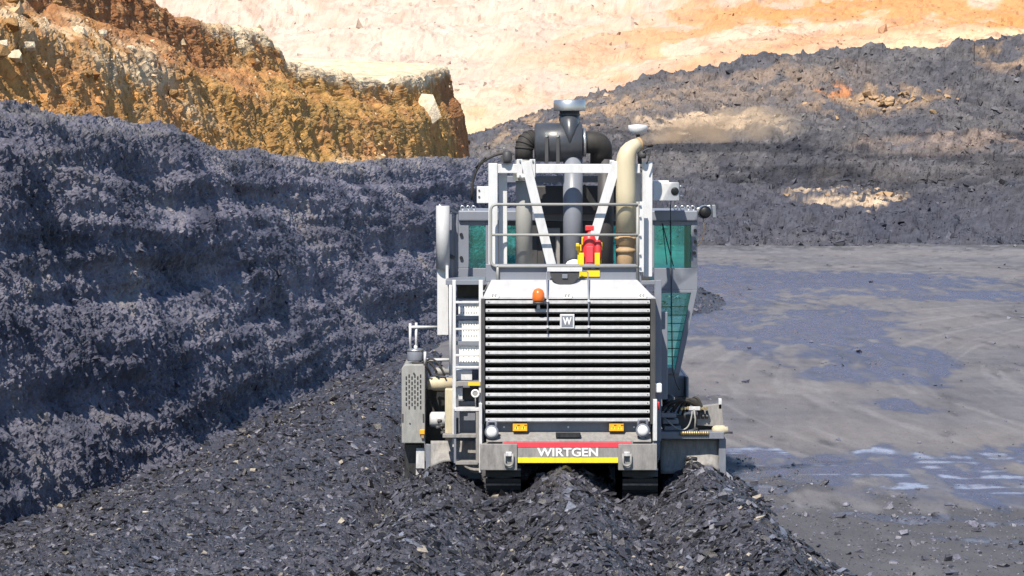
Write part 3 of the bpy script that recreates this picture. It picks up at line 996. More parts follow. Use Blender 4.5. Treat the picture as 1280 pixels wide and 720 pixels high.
cr = DUMP_PY.astype(float)
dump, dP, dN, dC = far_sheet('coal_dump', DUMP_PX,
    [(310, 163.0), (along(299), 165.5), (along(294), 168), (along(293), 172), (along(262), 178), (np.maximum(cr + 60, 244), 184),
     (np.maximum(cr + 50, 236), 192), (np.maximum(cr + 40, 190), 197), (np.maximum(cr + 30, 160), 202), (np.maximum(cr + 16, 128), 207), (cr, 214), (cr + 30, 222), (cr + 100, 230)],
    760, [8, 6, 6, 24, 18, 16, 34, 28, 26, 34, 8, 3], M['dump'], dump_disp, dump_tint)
w = np.ones(dP.shape[:2]); w[-12:] = 0; w[:18] = 3.0
pts, nr, (i, j) = pick(dP, dN, 16000, w)
size = np.minimum(0.12 + 0.09 * rng.pareto(2.2, len(pts)), 0.6)
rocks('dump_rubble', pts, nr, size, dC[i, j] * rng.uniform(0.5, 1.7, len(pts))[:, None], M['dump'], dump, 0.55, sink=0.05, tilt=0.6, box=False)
# pale blocks one can pick out on the dump
blocks = bpy.data.meshes.new('sandstone_block')
bm = bmesh.new()
for z in range(11):
    dv = Vector(rng.normal(size=3)).normalized()
    bm.verts.new((dv.x * 0.6 * rng.uniform(0.6, 1.1), dv.y * 0.5 * rng.uniform(0.6, 1.1), dv.z * 0.42 * rng.uniform(0.6, 1.1)))
bmesh.ops.convex_hull(bm, input=bm.verts)
bm.to_mesh(blocks); bm.free()
at = blocks.attributes.new('tint', 'FLOAT_COLOR', 'POINT')
at.data.foreach_set('color', np.tile(np.array((0.40, 0.27, 0.165, 1), np.float32), len(blocks.vertices)))
blocks.materials.append(M['sand'])
dpx, dpy = proj(dP)
for k in range(46):
    cx, cy = rng.normal(1100, 45), rng.normal(127, 8)
    if k > 38:
        cx, cy = rng.normal(1060, 40), 244
    d2 = (dpx - cx) ** 2 + (dpy - cy) ** 2
    ii, jj = np.unravel_index(np.argmin(d2), d2.shape)
    l = bpy.data.objects.new('sandstone_block', blocks)
    col.objects.link(l)
    l.parent = dump
    s = rng.uniform(0.3, 0.95)
    l.location = Vector(dP[ii, jj]) + Vector(dN[ii, jj]) * s * 0.05
    l.scale = (s * rng.uniform(0.9, 1.5), s, s * rng.uniform(0.7, 1.1))
    l.rotation_euler = tuple(rng.uniform(-0.5, 0.5, 2)) + (rng.uniform(0, 6.28),)

# ------------------------------------------------------------------ the surface mining machine
MX, MY = 0.81, 40.0        # where it stands: middle of its rear face


class MB:
    """collects shapes in one bmesh and links them as one mesh object"""

    def __init__(self):
        self.bm = bmesh.new()

    def hexa(self, pts, smooth=False):
        v = [self.bm.verts.new(p) for p in pts]
        for f in ((0, 1, 2, 3), (7, 6, 5, 4), (0, 4, 5, 1), (1, 5, 6, 2), (2, 6, 7, 3), (3, 7, 4, 0)):
            self.bm.faces.new([v[k] for k in f])
        return self

    def box(self, x0, x1, y0, y1, z0, z1):
        return self.hexa([(x0, y0, z0), (x1, y0, z0), (x1, y0, z1), (x0, y0, z1),
                          (x0, y1, z0), (x1, y1, z0), (x1, y1, z1), (x0, y1, z1)])

    def bar(self, p0, p1, w, h, up=(0, -1, 0)):
        p0, p1 = Vector(p0), Vector(p1)
        d = (p1 - p0).normalized()
        u = Vector(up)
        s = d.cross(u).normalized() * (w / 2)
        t = s.cross(d).normalized() * (h / 2)
        return self.hexa([p0 - s - t, p0 + s - t, p0 + s + t, p0 - s + t, p1 - s - t, p1 + s - t, p1 + s + t, p1 - s + t])

    def prism(self, poly, y0, y1):
        """polygon in x, z pushed through y"""
        a = [self.bm.verts.new((x, y0, z)) for x, z in poly]
        b = [self.bm.verts.new((x, y1, z)) for x, z in poly]
        n = len(poly)
        self.bm.faces.new(a)
        self.bm.faces.new(b[::-1])
        for k in range(n):
            self.bm.faces.new([a[k], b[k], b[(k + 1) % n], a[(k + 1) % n]])
        return self

    def prism_x(self, poly, x0, x1):
        """polygon in y, z pushed through x"""
        a = [self.bm.verts.new((x0, y, z)) for y, z in poly]
        b = [self.bm.verts.new((x1, y, z)) for y, z in poly]
        n = len(poly)
        self.bm.faces.new(a)
        self.bm.faces.new(b[::-1])
        for k in range(n):
            self.bm.faces.new([a[k], b[k], b[(k + 1) % n], a[(k + 1) % n]])
        return self

    def tube(self, pts, r, seg=12, cap=True, closed=False):
        pts = [Vector(p) for p in pts]
        n = len(pts)
        rings = []
        ref = None
        for k, p in enumerate(pts):
            if closed:
                d = pts[(k + 1) % n] - pts[k - 1]
            else:
                d = pts[min(k + 1, n - 1)] - pts[max(k - 1, 0)]
            d.normalize()
            if ref is None:
                ref = Vector((0, 0, 1)) if abs(d.z) < 0.9 else Vector((1, 0, 0))
            a = (ref - d * ref.dot(d)).normalized()
            ref = a
            b = d.cross(a)
            rr = r[k] if hasattr(r, '__len__') else r
            ring = []
            for s in range(seg):
                t = 2 * math.pi * s / seg
                v = self.bm.verts.new(p + (a * math.cos(t) + b * math.sin(t)) * rr)
                ring.append(v)
            rings.append(ring)
        m = n if closed else n - 1
        for k in range(m):
            r0, r1 = rings[k], rings[(k + 1) % n]
            for s in range(seg):
                f = self.bm.faces.new([r0[s], r0[(s + 1) % seg], r1[(s + 1) % seg], r1[s]])
                f.smooth = True
        if cap and not closed:
            self.bm.faces.new(rings[0][::-1])
            self.bm.faces.new(rings[-1])
        return self

    def cyl(self, p0, p1, r, seg=20):
        return self.tube([p0, p1], r, seg)

    def lathe(self, c, prof, seg=28, axis='Z'):
        """prof: (radius, height) along the axis from c"""
        ax = {'Z': Vector((0, 0, 1)), 'Y': Vector((0, 1, 0)), 'X': Vector((1, 0, 0))}[axis]
        return self.tube([Vector(c) + ax * h for _, h in prof], [max(r, 0.001) for r, _ in prof], seg) if False else self._lathe(Vector(c), prof, seg, ax)

    def _lathe(self, c, prof, seg, ax):
        a = Vector((0, 0, 1)) if abs(ax.z) < 0.5 else Vector((1, 0, 0))
        b = ax.cross(a)
        rings = []
        for r, h in prof:
            rings.append([self.bm.verts.new(c + ax * h + (a * math.cos(2 * math.pi * s / seg) + b * math.sin(2 * math.pi * s / seg)) * max(r, 0.0008)) for s in range(seg)])
        for k in range(len(rings) - 1):
            for s in range(seg):
                f = self.bm.faces.new([rings[k][s], rings[k][(s + 1) % seg], rings[k + 1][(s + 1) % seg], rings[k + 1][s]])
                f.smooth = True
        self.bm.faces.new(rings[0][::-1])
        self.bm.faces.new(rings[-1])
        return self

    def build(self, name, mat, parent=None, bevel=0.0, label=None):
        bmesh.ops.recalc_face_normals(self.bm, faces=self.bm.faces)
        me = bpy.data.meshes.new(name)
        self.bm.to_mesh(me)
        self.bm.free()
        me.materials.append(M[mat] if isinstance(mat, str) else mat)
        o = bpy.data.objects.new(name, me)
        col.objects.link(o)
        if parent is not None:
            o.parent = parent
        if bevel:
            b = o.modifiers.new('edge', 'BEVEL')
            b.width = bevel
            b.segments = 2
            b.limit_method = 'ANGLE'
            b.angle_limit = math.radians(40)
        if label:
            o['label'] = label
        return o


def build_each(mb, name, mat, parent=None, bevel=0.0):
    """every separate piece collected in mb becomes an object of its own"""
    bm = mb.bm
    bm.verts.ensure_lookup_table()
    seen, out = set(), []
    for v in list(bm.verts):
        if v in seen:
            continue
        stack, isl = [v], []
        seen.add(v)
        while stack:
            a = stack.pop()
            isl.append(a)
            for e in a.link_edges:
                b = e.other_vert(a)
                if b not in seen:
                    seen.add(b)
                    stack.append(b)
        k = MB()
        mp = {a: k.bm.verts.new(a.co) for a in isl}
        for f in {f for a in isl for f in a.link_faces}:
            g = k.bm.faces.new([mp[a] for a in f.verts])
            g.smooth = f.smooth
        out.append(k.build(name, mat, parent, bevel))
    bm.free()
    return out


def arc(p0, p1, p2, r, n=6):
    """rounded corner at p1"""
    p0, p1, p2 = Vector(p0), Vector(p1), Vector(p2)
    a = p1 + (p0 - p1).normalized() * r
    b = p1 + (p2 - p1).normalized() * r
    return [a * (1 - t) ** 2 + p1 * 2 * t * (1 - t) + b * t * t for t in [k / n for k in range(n + 1)]]


def rounded(pts, r, n=6):
    out = [Vector(pts[0])]
    for k in range(1, len(pts) - 1):
        out += arc(pts[k - 1], pts[k], pts[k + 1], r, n)
    out.append(Vector(pts[-1]))
    return out


def sagging(p0, p1, sag, n=12, push=(0, 0, 0)):
    p0, p1, q = Vector(p0), Vector(p1), Vector(push)
    return [p0.lerp(p1, t) + (Vector((0, 0, -sag)) + q) * 4 * t * (1 - t) for t in [k / n for k in range(n + 1)]]


# measured in the photograph, turned into metres at the depth where each piece stands
OFF = 0.0                  # extra depth of the unit being built


def wx(px, dy=0.0):
    return (px - 640) * (MY + dy + OFF) / FPX - MX


def wz(py, dy=0.0):
    return CAM_H - (py - HORIZON) * (MY + dy + OFF) / FPX


def pt(px, py, dy=0.0):
    return Vector((wx(px, dy), dy + OFF, wz(py, dy)))


def rect(mb, x0, y0, x1, y1, d0, d1):
    return mb.box(wx(x0, d0), wx(x1, d0), d0 + OFF, d1 + OFF, wz(y1, d0), wz(y0, d0))


def text_mesh(name, s, size, mat, parent, loc, bold=0.0, depth=0.004, width=None):
    cu = bpy.data.curves.new(name, 'FONT')
    cu.body = s
    cu.size = size
    cu.offset = bold
    cu.extrude = depth
    cu.align_x = 'CENTER'
    cu.align_y = 'CENTER'
    tmp = bpy.data.objects.new(name, cu)
    col.objects.link(tmp)
    dg = bpy.context.evaluated_depsgraph_get()
    me = bpy.data.meshes.new_from_object(tmp.evaluated_get(dg))
    bpy.data.objects.remove(tmp)
    o = bpy.data.objects.new(name, me)
    col.objects.link(o)
    me.materials.clear()
    me.materials.append(M[mat])
    o.parent = parent
    o.rotation_euler = (math.radians(90), 0, 0)
    o.location = loc
    if width:
        w = max(v.co.x for v in me.vertices) - min(v.co.x for v in me.vertices)
        o.scale = (width / w, 1, 1)
    return o


machine = bpy.data.objects.new('surface_mining_machine', None)
col.objects.link(machine)
machine.location = (MX, MY, 0)
machine.empty_display_size = 0.5
tag(machine, 'light grey tracked mining machine with louvred rear grille standing in loose coal', 'mining machine')
m = machine

# chassis and engine house -----------------------------------------------------------
L, R_ = wx(601), wx(820)
ZB, ZT = wz(531), wz(374)
mb = MB()
mb.box(L, L + 0.045, 0.0, 4.6, 0.75, ZT)
mb.box(R_ - 0.045, R_, 0.0, 4.6, 0.75, ZT)
mb.box(L + 0.045, R_ - 0.045, 0.3, 4.6, 0.75, ZT - 0.02)
mb.build('engine_house', 'grey', m, 0.012)
MB().box(L - 0.004, R_ + 0.004, 4.6, 11.5, 0.8, 2.3).build('chassis', 'grey', m, 0.03)
mb = MB()
zt2 = wz(350, 0.3)
mb.hexa([(L + 0.0, -0.02, ZT), (R_, -0.02, ZT), (R_, -0.02, ZT + 0.02), (L, -0.02, ZT + 0.02),
         (L, 4.6, ZT), (R_, 4.6, ZT), (R_, 4.6, ZT + 0.02), (L, 4.6, ZT + 0.02)])
mb.hexa([(L + 0.03, 0.0, ZT + 0.022), (R_ - 0.02, 0.0, ZT + 0.022), (wx(797, 0.3), 0.3, zt2), (wx(614, 0.3), 0.3, zt2),
         (L + 0.03, 4.5, ZT + 0.022), (R_ - 0.02, 4.5, ZT + 0.022), (wx(797, 0.3), 4.5, zt2), (wx(614, 0.3), 4.5, zt2)])
mb.build('hood_cover', 'hood', m, 0.012)
rect(MB(), 607, 330, 802, 352, 0.42, 0.47).build('deck_edge', 'grey', m, 0.01)

# grille: dark core with separate slats ----------------------------------------------
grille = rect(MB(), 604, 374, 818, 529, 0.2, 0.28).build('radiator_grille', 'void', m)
fr = MB()
rect(fr, 601.5, 373, 606, 531, -0.025, 0.14)
rect(fr, 813.5, 373, 819.5, 531, -0.025, 0.14)
build_each(fr, 'grille_frame', 'steel', grille, 0.006)
slat_me = None
for k in range(15):
    zc = wz(377.5 + 10.55 * k)
    h = 0.047
    if slat_me is None:
        s = MB()
        x0, x1 = wx(607), wx(812.5)
        s.prism_x([(-0.03, -h / 2), (-0.02, -h / 2 - 0.004), (0.10, -h / 2 - 0.03), (0.10, -h / 2 - 0.022), (-0.018, -h / 2 + 0.008), (-0.012, h / 2), (-0.02, h / 2)], x0, x1)
        o = s.build('slat', 'slat', grille, 0.004)
        slat_me = o.data
    else:
        o = bpy.data.objects.new('slat', slat_me)
        col.objects.link(o)
        o.parent = grille
        b = o.modifiers.new('edge', 'BEVEL'); b.width = 0.004; b.segments = 2
    o.location.z = zc
    o.rotation_euler.x = math.radians(random.uniform(-1.2, 1.2))
# screws on the right hand ends of the slats and the latch rods
mb = MB()
for k in range(15):
    for px in (611, 810):
        c = Vector((wx(px), -0.026, wz(377.5 + 10.55 * k)))
        mb.cyl(c, c + Vector((0, -0.008, 0)), 0.009, 8)
mb.build('slat_screws', 'steel', grille)['kind'] = 'stuff'
c = Vector((wx(709), -0.012, wz(401.5)))
pl = MB().box(c.x - 0.105, c.x + 0.105, c.y - 0.045, c.y - 0.02, c.z - 0.105, c.z + 0.105).build('emblem_plate', 'white', m, 0.006)
MB().box(c.x - 0.08, c.x + 0.08, c.y - 0.049, c.y - 0.044, c.z - 0.08, c.z + 0.08).build('emblem_field', 'grey', pl)
text_mesh('lettering', 'W', 0.15, 'letter', pl, (c.x, c.y - 0.052, c.z - 0.002), 0.004, 0.003, 0.13)
# three little white stickers with dark lifting marks
for px in (618, 709.5, 803):
    c = Vector((wx(px, -0.03), -0.024, wz(369.5)))
    st = MB().box(c.x - 0.06, c.x + 0.06, c.y - 0.006, c.y, c.z - 0.04, c.z + 0.04).build('sticker', 'letter', m)
    k = MB()
    for dx in (-0.022, 0.022):
        pts = [(c.x + dx + 0.014 * math.cos(t), c.y - 0.008, c.z + 0.016 * math.sin(t)) for t in np.linspace(0.6, 5.2, 10)]
        k.tube(pts, 0.004, 5)
    build_each(k, 'sticker_mark', 'black', st)

# rear bumper ----------------------------------------------------------------------
bd = -0.16
bump = MB()
rect(bump, 628, 553, 792, 580, bd, 0.3)
bump = bump.build('bumper', 'dusty', m, 0.008)
mb = MB(); rect(mb, 599.5, 556, 646.5, 589, bd - 0.03, 0.28); mb.build('bumper_end', 'dusty', m, 0.008)
mb = MB(); rect(mb, 773.5, 556, 822, 589, bd - 0.03, 0.28); mb.build('bumper_end', 'dusty', m, 0.008)
mb = MB()
za, zb_ = wz(552, bd), wz(541)
mb.hexa([(wx(608), bd, za - 0.02), (wx(814), bd, za - 0.02), (wx(814), bd, za), (wx(608), bd, za),
         (wx(608), 0.123, zb_ - 0.03), (wx(814), 0.123, zb_ - 0.03), (wx(814), 0.123, zb_), (wx(608), 0.123, zb_)])
mb.build('bumper_ledge', 'dusty', m, 0.004)
mb = MB(); rect(mb, 607, 528.5, 814, 542, 0.125, 0.28); mb.build('lower_beam', 'grey', m, 0.006)
mb = MB(); rect(mb, 695, 542.5, 726, 547.5, bd + 0.03, 0.0); mb.build('ledge_slot', 'black', m)
mb = MB(); rect(mb, 629, 553.8, 790, 560, bd - 0.006, bd + 0.004); mb.build('red_stripe', 'redband', bump)
mb = MB(); rect(mb, 647.5, 573, 773, 579.6, bd - 0.006, bd + 0.004); mb.build('yellow_stripe', 'lemon', bump)
text_mesh('lettering', 'WIRTGEN', 0.17, 'letter', bump, (wx(710.5, bd), bd - 0.006, wz(566.8, bd)), 0.0038, 0.004, 0.885)
for px in (636, 784):
    c = Vector((wx(px, bd), bd - 0.03, wz(569, bd)))
    hk = MB()
    hk.box(c.x - 0.045, c.x + 0.045, c.y - 0.07, c.y, c.z - 0.02, c.z + 0.045)
    hk = hk.build('tow_eye', 'white', m, 0.01)
    ring = [(c.x - 0.055, c.y - 0.045, c.z + 0.02)] + [(c.x + 0.058 * math.cos(t), c.y - 0.045, c.z - 0.11 + 0.05 * math.sin(t)) for t in np.linspace(math.pi, 2 * math.pi, 9)] + [(c.x + 0.055, c.y - 0.045, c.z + 0.02)]
    MB().tube(ring, 0.017, 8).build('shackle', 'pipe_grey', hk)
for px in (650, 771):
    sg = rect(MB(), px - 9, 530.4, px + 9, 539.6, -0.012, 0.12).build('warning_sticker', 'sign', m)
    k = MB()
    for dx in (-0.05, 0.05):
        cx, cz = wx(px) + dx, wz(535)
        k.prism([(cx - 0.036, cz - 0.03), (cx + 0.036, cz - 0.03), (cx, cz + 0.034)], -0.015, -0.012)
    build_each(k, 'warning_mark', 'lemon', sg)
    k = MB()
    for dx in (-0.05, 0.05):
        cx, cz = wx(px) + dx, wz(535)
        k.box(cx - 0.006, cx + 0.006, -0.017, -0.015, cz - 0.02, cz + 0.016)
        k.box(cx + 0.012, cx + 0.05, -0.017, -0.012, cz + 0.03, cz + 0.04)
    build_each(k, 'warning_mark', 'steel', sg)
mb = MB()
for px in (630, 710.5, 793):
    p = pt(px, 534.5, 0.125)
    mb.cyl(p, p + Vector((0, -0.015, 0)), 0.014, 8)
build_each(mb, 'beam_bolt', 'letter', m)
for px, py in ((614.5, 541), (804, 539)):
    c = Vector((wx(px, bd), bd + 0.03, wz(py, bd)))
    lamp = MB().lathe(c, [(0.07, 0.09), (0.098, 0.05), (0.102, -0.03), (0.09, -0.045)], 26, 'Y').build('work_lamp', 'grey', m)
    MB().lathe(c, [(0.082, -0.044), (0.07, -0.062), (0.035, -0.07), (0.002, -0.072)], 24, 'Y').build('lens', 'lamp_glass', lamp)
    MB().tube(rounded([c + Vector((-0.068, 0.0, 0.05)), c + Vector((-0.06, 0.0, 0.15)), c + Vector((0.06, 0.0, 0.15)), c + Vector((0.068, 0.0, 0.05))], 0.03), 0.019, 8).build('lamp_handle', 'grey', lamp)
    MB().box(c.x - 0.03, c.x + 0.03, c.y + 0.02, c.y + 0.16, c.z - 0.13, c.z - 0.06).build('lamp_bracket', 'grey', lamp, 0.005)
# pillar strips at the lower corners
mb = MB(); rect(mb, 598.5, 505, 602.5, 592, -0.12, 0.0); mb.build('corner_strip', 'white', m, 0.006)
mb = MB(); rect(mb, 817, 500, 822, 552, -0.12, 0.0); mb.build('corner_strip', 'white', m, 0.006)

# beacon, light rod frame, dark half disc -------------------------------------------
c = pt(673, 369, -0.1)
bc = MB().lathe(c, [(0.072, -0.095), (0.086, -0.07), (0.09, -0.03), (0.086, 0.03), (0.062, 0.078), (0.025, 0.098), (0.002, 0.102)], 24).build('warning_beacon', 'orange', m)
MB().lathe(c, [(0.078, -0.125), (0.082, -0.115), (0.080, -0.096)], 24).build('beacon_base', 'steel', bc)
MB().lathe(c, [(0.022, -0.2), (0.022, -0.126)], 12).bar(c + Vector((0, 0, -0.19)), c + Vector((0, 0.13, -0.19)), 0.05, 0.02, (0, 0, 1)).build('beacon_stem', 'white', bc)
d = -0.06
for px in (683.5, 735):
    MB().tube(rounded([pt(px + 10 * (1 if px < 700 else -1), 338.5, 0.34), pt(px, 339, 0.28), pt(px, 352, 0.1), pt(px + 1, 376, d), pt(px + 1, 417, d)], 0.05), 0.0105, 8).build('handle_rod', 'grey', m)
mb = MB()
for px in (684.5, 736):
    for py in (376, 408.5):
        p = pt(px, py, d)
        mb.tube([p + Vector((0, -0.02, 0)), p + Vector((0, 0.06, 0))], 0.02, 10)
build_each(mb, 'rod_clip', 'white', m)
cx, cz = wx(706, 0.27), wz(340, 0.27)
hd = MB().prism([(cx - 0.215, cz)] + [(cx + 0.215 * math.cos(t), cz + 0.2 * math.sin(t)) for t in np.linspace(math.pi, 2 * math.pi, 18)][1:-1] + [(cx + 0.215, cz)], 0.22, 0.27).build('half_disc_cover', 'steel', m, 0.006)
MB().box(cx - 0.04, cx + 0.04, 0.20, 0.218, cz - 0.09, cz - 0.03).build('cover_boss', 'grey', hd, 0.004)
rect(MB(), 684, 334.5, 728, 339.5, 0.2, 0.3).build('cover_hinge', 'white', hd, 0.005)

# guard rail on the deck ------------------------------------------------------------
rd = 0.38
rail = MB().tube(rounded([pt(797, 255.5, rd), pt(613.5, 255.5, rd), pt(613.5, 333, rd), pt(797, 333, rd)], 0.1), 0.021, 10).build('guard_rail', 'pipe_grey', m)
MB().tube([pt(615, 293.5, rd), pt(797, 293.5, rd)], 0.019, 10).build('mid_rail', 'pipe_grey', rail)
MB().tube([pt(622, 331, rd), pt(622, 352, rd)], 0.021, 10).build('rail_post', 'pipe_grey', rail)
MB().tube([pt(797, 252, rd + 0.02), pt(797, 352, rd + 0.02)], 0.023, 10).build('rail_post', 'pipe_grey', rail)
mb = MB(); rect(mb, 799.5, 252, 805, 340, rd - 0.01, rd + 0.03); mb.build('rail_bracket', 'white', rail, 0.004)
mb = MB()
for py in (255.5, 270, 293.5, 317, 333):
    p = pt(800, py, rd - 0.02)
    mb.cyl(p, p + Vector((0, -0.03, 0)), 0.016, 8)
build_each(mb, 'bracket_bolt', 'white', rail)

# frame over the deck: posts, top beam, braces ----------------------------------------
fd = 0.62
frame = MB()
rect(frame, 622, 205, 800, 216.5, fd, fd + 0.13)
frame = frame.build('top_beam', 'white', m, 0.008)
mb = MB(); rect(mb, 610.5, 204, 622, 349, fd - 0.02, fd + 0.16); mb.build('frame_post', 'white', m, 0.008)
mb = MB(); rect(mb, 623, 217, 634, 349, fd + 0.2, fd + 0.34); mb.build('frame_post', 'white', m, 0.008)
mb = MB(); rect(mb, 803, 202, 815.5, 346, fd - 0.03, fd + 0.16); mb.build('frame_post', 'white', m, 0.008)
mb = MB(); rect(mb, 791, 217, 801.5, 346, fd + 0.2, fd + 0.34); mb.build('frame_post', 'white', m, 0.008)
MB().bar(pt(657, 202, fd - 0.06), pt(690, 334, fd - 0.06), 0.14, 0.11).build('diagonal_brace', 'white', m, 0.007)
MB().bar(pt(771, 202, fd - 0.06), pt(732, 330, fd - 0.06), 0.14, 0.11).build('diagonal_brace', 'white', m, 0.007)
mb = MB(); rect(mb, 646, 199, 653, 222, fd - 0.03, fd - 0.004); rect(mb, 662, 199, 669, 222, fd - 0.03, fd - 0.004)
rect(mb, 762, 200, 767, 222, fd - 0.03, fd - 0.004); rect(mb, 776, 200, 781, 222, fd - 0.03, fd - 0.004); build_each(mb, 'gusset_plate', 'white', m, 0.004)
mb = MB()
for px, py in ((650, 201), (666, 201), (650, 220), (666, 220), (764, 203), (779, 203)):
    p = pt(px, py, fd - 0.03)
    mb.cyl(p, p + Vector((0, -0.025, 0)), 0.017, 6)
build_each(mb, 'gusset_bolt', 'zinc', m)
# cross members seen deeper inside
mb = MB(); rect(mb, 634, 220, 792, 228, fd + 0.9, fd + 1.0); rect(mb, 634, 345, 795, 352, fd + 0.6, fd + 0.7); build_each(mb, 'cross_member', 'grey', m, 0.006)
mb = MB(); mb.bar(pt(728, 232, fd + 0.7), pt(746, 262, fd + 0.7), 0.09, 0.06); mb.build('inner_brace', 'black', m, 0.005)

# pipes ---------------------------------------------------------------------------------
pd = 1.05
MB().lathe(pt(655, 347, pd), [(0.125, 0), (0.125, wz(198, pd) - wz(347, pd))], 28).build('exhaust_pipe', 'pipe_grey', m)
mb = MB(); mb.lathe(pt(655, 222, pd), [(0.137, -0.05), (0.137, 0.05)], 28); rect(mb, 641, 212, 648, 226, pd - 0.16, pd); mb.build('pipe_clamp', 'zinc', m)
MB().lathe(pt(716, 352, pd + 0.1), [(0.146, 0), (0.146, wz(196, pd) - wz(352, pd))], 28).build('intake_pipe', 'grey', m)
MB().lathe(pt(757, 352, pd + 0.25), [(0.12, 0), (0.12, wz(198, pd) - wz(352, pd))], 24).build('intake_pipe', 'steel', m)
MB().lathe(pt(718, 340, pd - 0.15), [(0.16, -0.1), (0.16, 0.02), (0.145, 0.1), (0.1, 0.16), (0.04, 0.185), (0.002, 0.19)], 24).build('dome_cover', 'letter', m)
ep = 0.45
mb = MB()
x, z0 = wx(782.5, ep), wz(349, ep)
mb.tube([(x, ep + 0.12, z0), (x, ep + 0.12, wz(292, ep))], [0.13, 0.115], 28)
mb.build('exhaust_base', 'rust', m)
mb = MB()
mb.lathe((x, ep + 0.12, wz(316, ep)), [(0.125, 0.0), (0.155, 0.01), (0.155, 0.05), (0.13, 0.07), (0.13, 0.11), (0.155, 0.12), (0.15, 0.19), (0.165, 0.2), (0.165, 0.225), (0.14, 0.235)], 28)
mb.build('exhaust_collar', 'rust', m)
st = MB().tube([(x, ep + 0.12, wz(291, ep)), (x, ep + 0.12, wz(240, ep)), (x, ep + 0.12, wz(203, ep)), (x + 0.012, ep + 0.125, wz(196, ep)), (x + 0.035, ep + 0.13, wz(190, ep)), (x + 0.075, ep + 0.15, wz(185.5, ep)), (x + 0.13, ep + 0.18, wz(182, ep)), (x + 0.19, ep + 0.22, wz(180, ep))], [0.145, 0.145, 0.145, 0.142, 0.132, 0.115, 0.1, 0.092], 28).build('exhaust_stack', 'cream', m)
MB().tube([(x + 0.18, ep + 0.214, wz(180.3, ep)), (x + 0.215, ep + 0.236, wz(179.4, ep))], 0.1, 24).build('stack_mouth', 'rust', st)
MB().tube([(x + 0.208, ep + 0.23, wz(179.6, ep)), (x + 0.222, ep + 0.239, wz(179.3, ep))], 0.085, 24).build('stack_bore', 'black', st)
MB().lathe(pt(797, 163, ep + 0.5), [(0.06, -0.06), (0.13, -0.03), (0.145, 0.03), (0.14, 0.075), (0.02, 0.09)], 24).build('rain_cap', 'white', m)
MB().tube([pt(797, 165, ep + 0.5), pt(800, 205, ep + 0.5)], 0.03, 8).build('cap_stem', 'steel', m)
mb = MB()
mb.lathe(pt(803, 193, 0.5), [(0.05, -0.06), (0.06, 0.0), (0.04, 0.05)], 12)
mb.tube(sagging(pt(803, 190, 0.45), pt(808, 205, 0.45), -0.12, 10, (0.08, 0, 0)), 0.012, 6)
mb.build('sensor', 'steel', m)

# air cleaner ------------------------------------------------------------------------------
ac = pd + 0.05
za = wz(178, ac)
r = 0.29
body = MB().lathe((wx(668, ac), ac + 0.1, za), [(0.05, -0.004), (r - 0.03, 0.0), (r, 0.02), (r, 0.7), (r - 0.02, 0.716), (0.1, 0.72)], 40, 'X').build('air_cleaner', 'canister', m)
mb = MB()
for px in (683, 697):
    mb.box(wx(px, ac) - 0.026, wx(px, ac) + 0.026, ac - 0.22, ac - 0.195, wz(205, ac), wz(172, ac))
build_each(mb, 'mounting_strap', 'steel', body, 0.004)
mb = MB()
for px in (683, 697):
    for py in (167, 170):
        p = pt(px, py, ac - 0.2)
        mb.cyl(p, p + Vector((0, -0.03, 0)), 0.02, 6)
build_each(mb, 'strap_bolt', 'zinc', body)
mb = MB()
xc = wx(712, ac)
mb.tube([(xc, ac - 0.19, wz(178, ac)), (xc, ac - 0.14, wz(168, ac)), (xc, ac - 0.03, wz(157, ac)), (xc, ac + 0.1, wz(149, ac))], [0.015, 0.075, 0.13, 0.158], 28)
mb.lathe((xc, ac + 0.1, wz(150, ac)), [(0.158, 0), (0.158, 0.02), (0.15, 0.03), (0.15, 0.06), (0.162, 0.07), (0.162, 0.09), (0.15, 0.1), (0.15, 0.16)], 32)
mb.build('intake_neck', 'canister', body)
MB().lathe((xc, ac + 0.1, wz(139, ac)), [(0.12, 0.0), (0.235, 0.004), (0.24, 0.02), (0.24, 0.15), (0.225, 0.166), (0.01, 0.172)], 36).build('intake_cap', 'zinc', body)
# rubber elbows
pts_l = rounded([(wx(655, pd), pd, wz(199, pd)), (wx(655, pd), pd, za + 0.05), (wx(674, ac), ac + 0.1, za + 0.05)], 0.17, 10)
MB().tube(pts_l, 0.132, 28).build('ribbed_elbow', 'rubber', m)
mb = MB()
for k in range(2, len(pts_l) - 1, 2):
    dd = (pts_l[k + 1] - pts_l[k - 1]).normalized()
    mb.tube([pts_l[k] - dd * 0.014, pts_l[k] + dd * 0.014], 0.142, 28)
build_each(mb, 'elbow_rib', 'rubber', m)
pts_r = rounded([(wx(729, ac), ac + 0.1, za), (wx(752, ac), ac + 0.14, za), (wx(752, ac), ac + 0.3, wz(206, ac))], 0.14, 10)
MB().tube(pts_r, 0.165, 28).build('rubber_elbow', 'rubber', m)
MB().tube([(wx(728.5, ac), ac + 0.1, za), (wx(732.5, ac), ac + 0.1, za)], 0.215, 28).build('hose_clamp', 'zinc', m)
# black hose looping from the left lamp and small camera on the frame
MB().tube(rounded([pt(630, 191, 0.6), pt(612, 192, 0.6), pt(590, 215, 0.65), pt(590, 250, 0.7)], 0.3, 10), 0.018, 8).build('hose', 'rubber', m)
MB().lathe(pt(634, 196, 0.6), [(0.06, -0.1), (0.075, -0.04), (0.07, 0.05), (0.04, 0.09)], 14).box(wx(626, .6), wx(634, .6), 0.56, 0.66, wz(203, .6), wz(195, .6)).build('horn', 'steel', m)

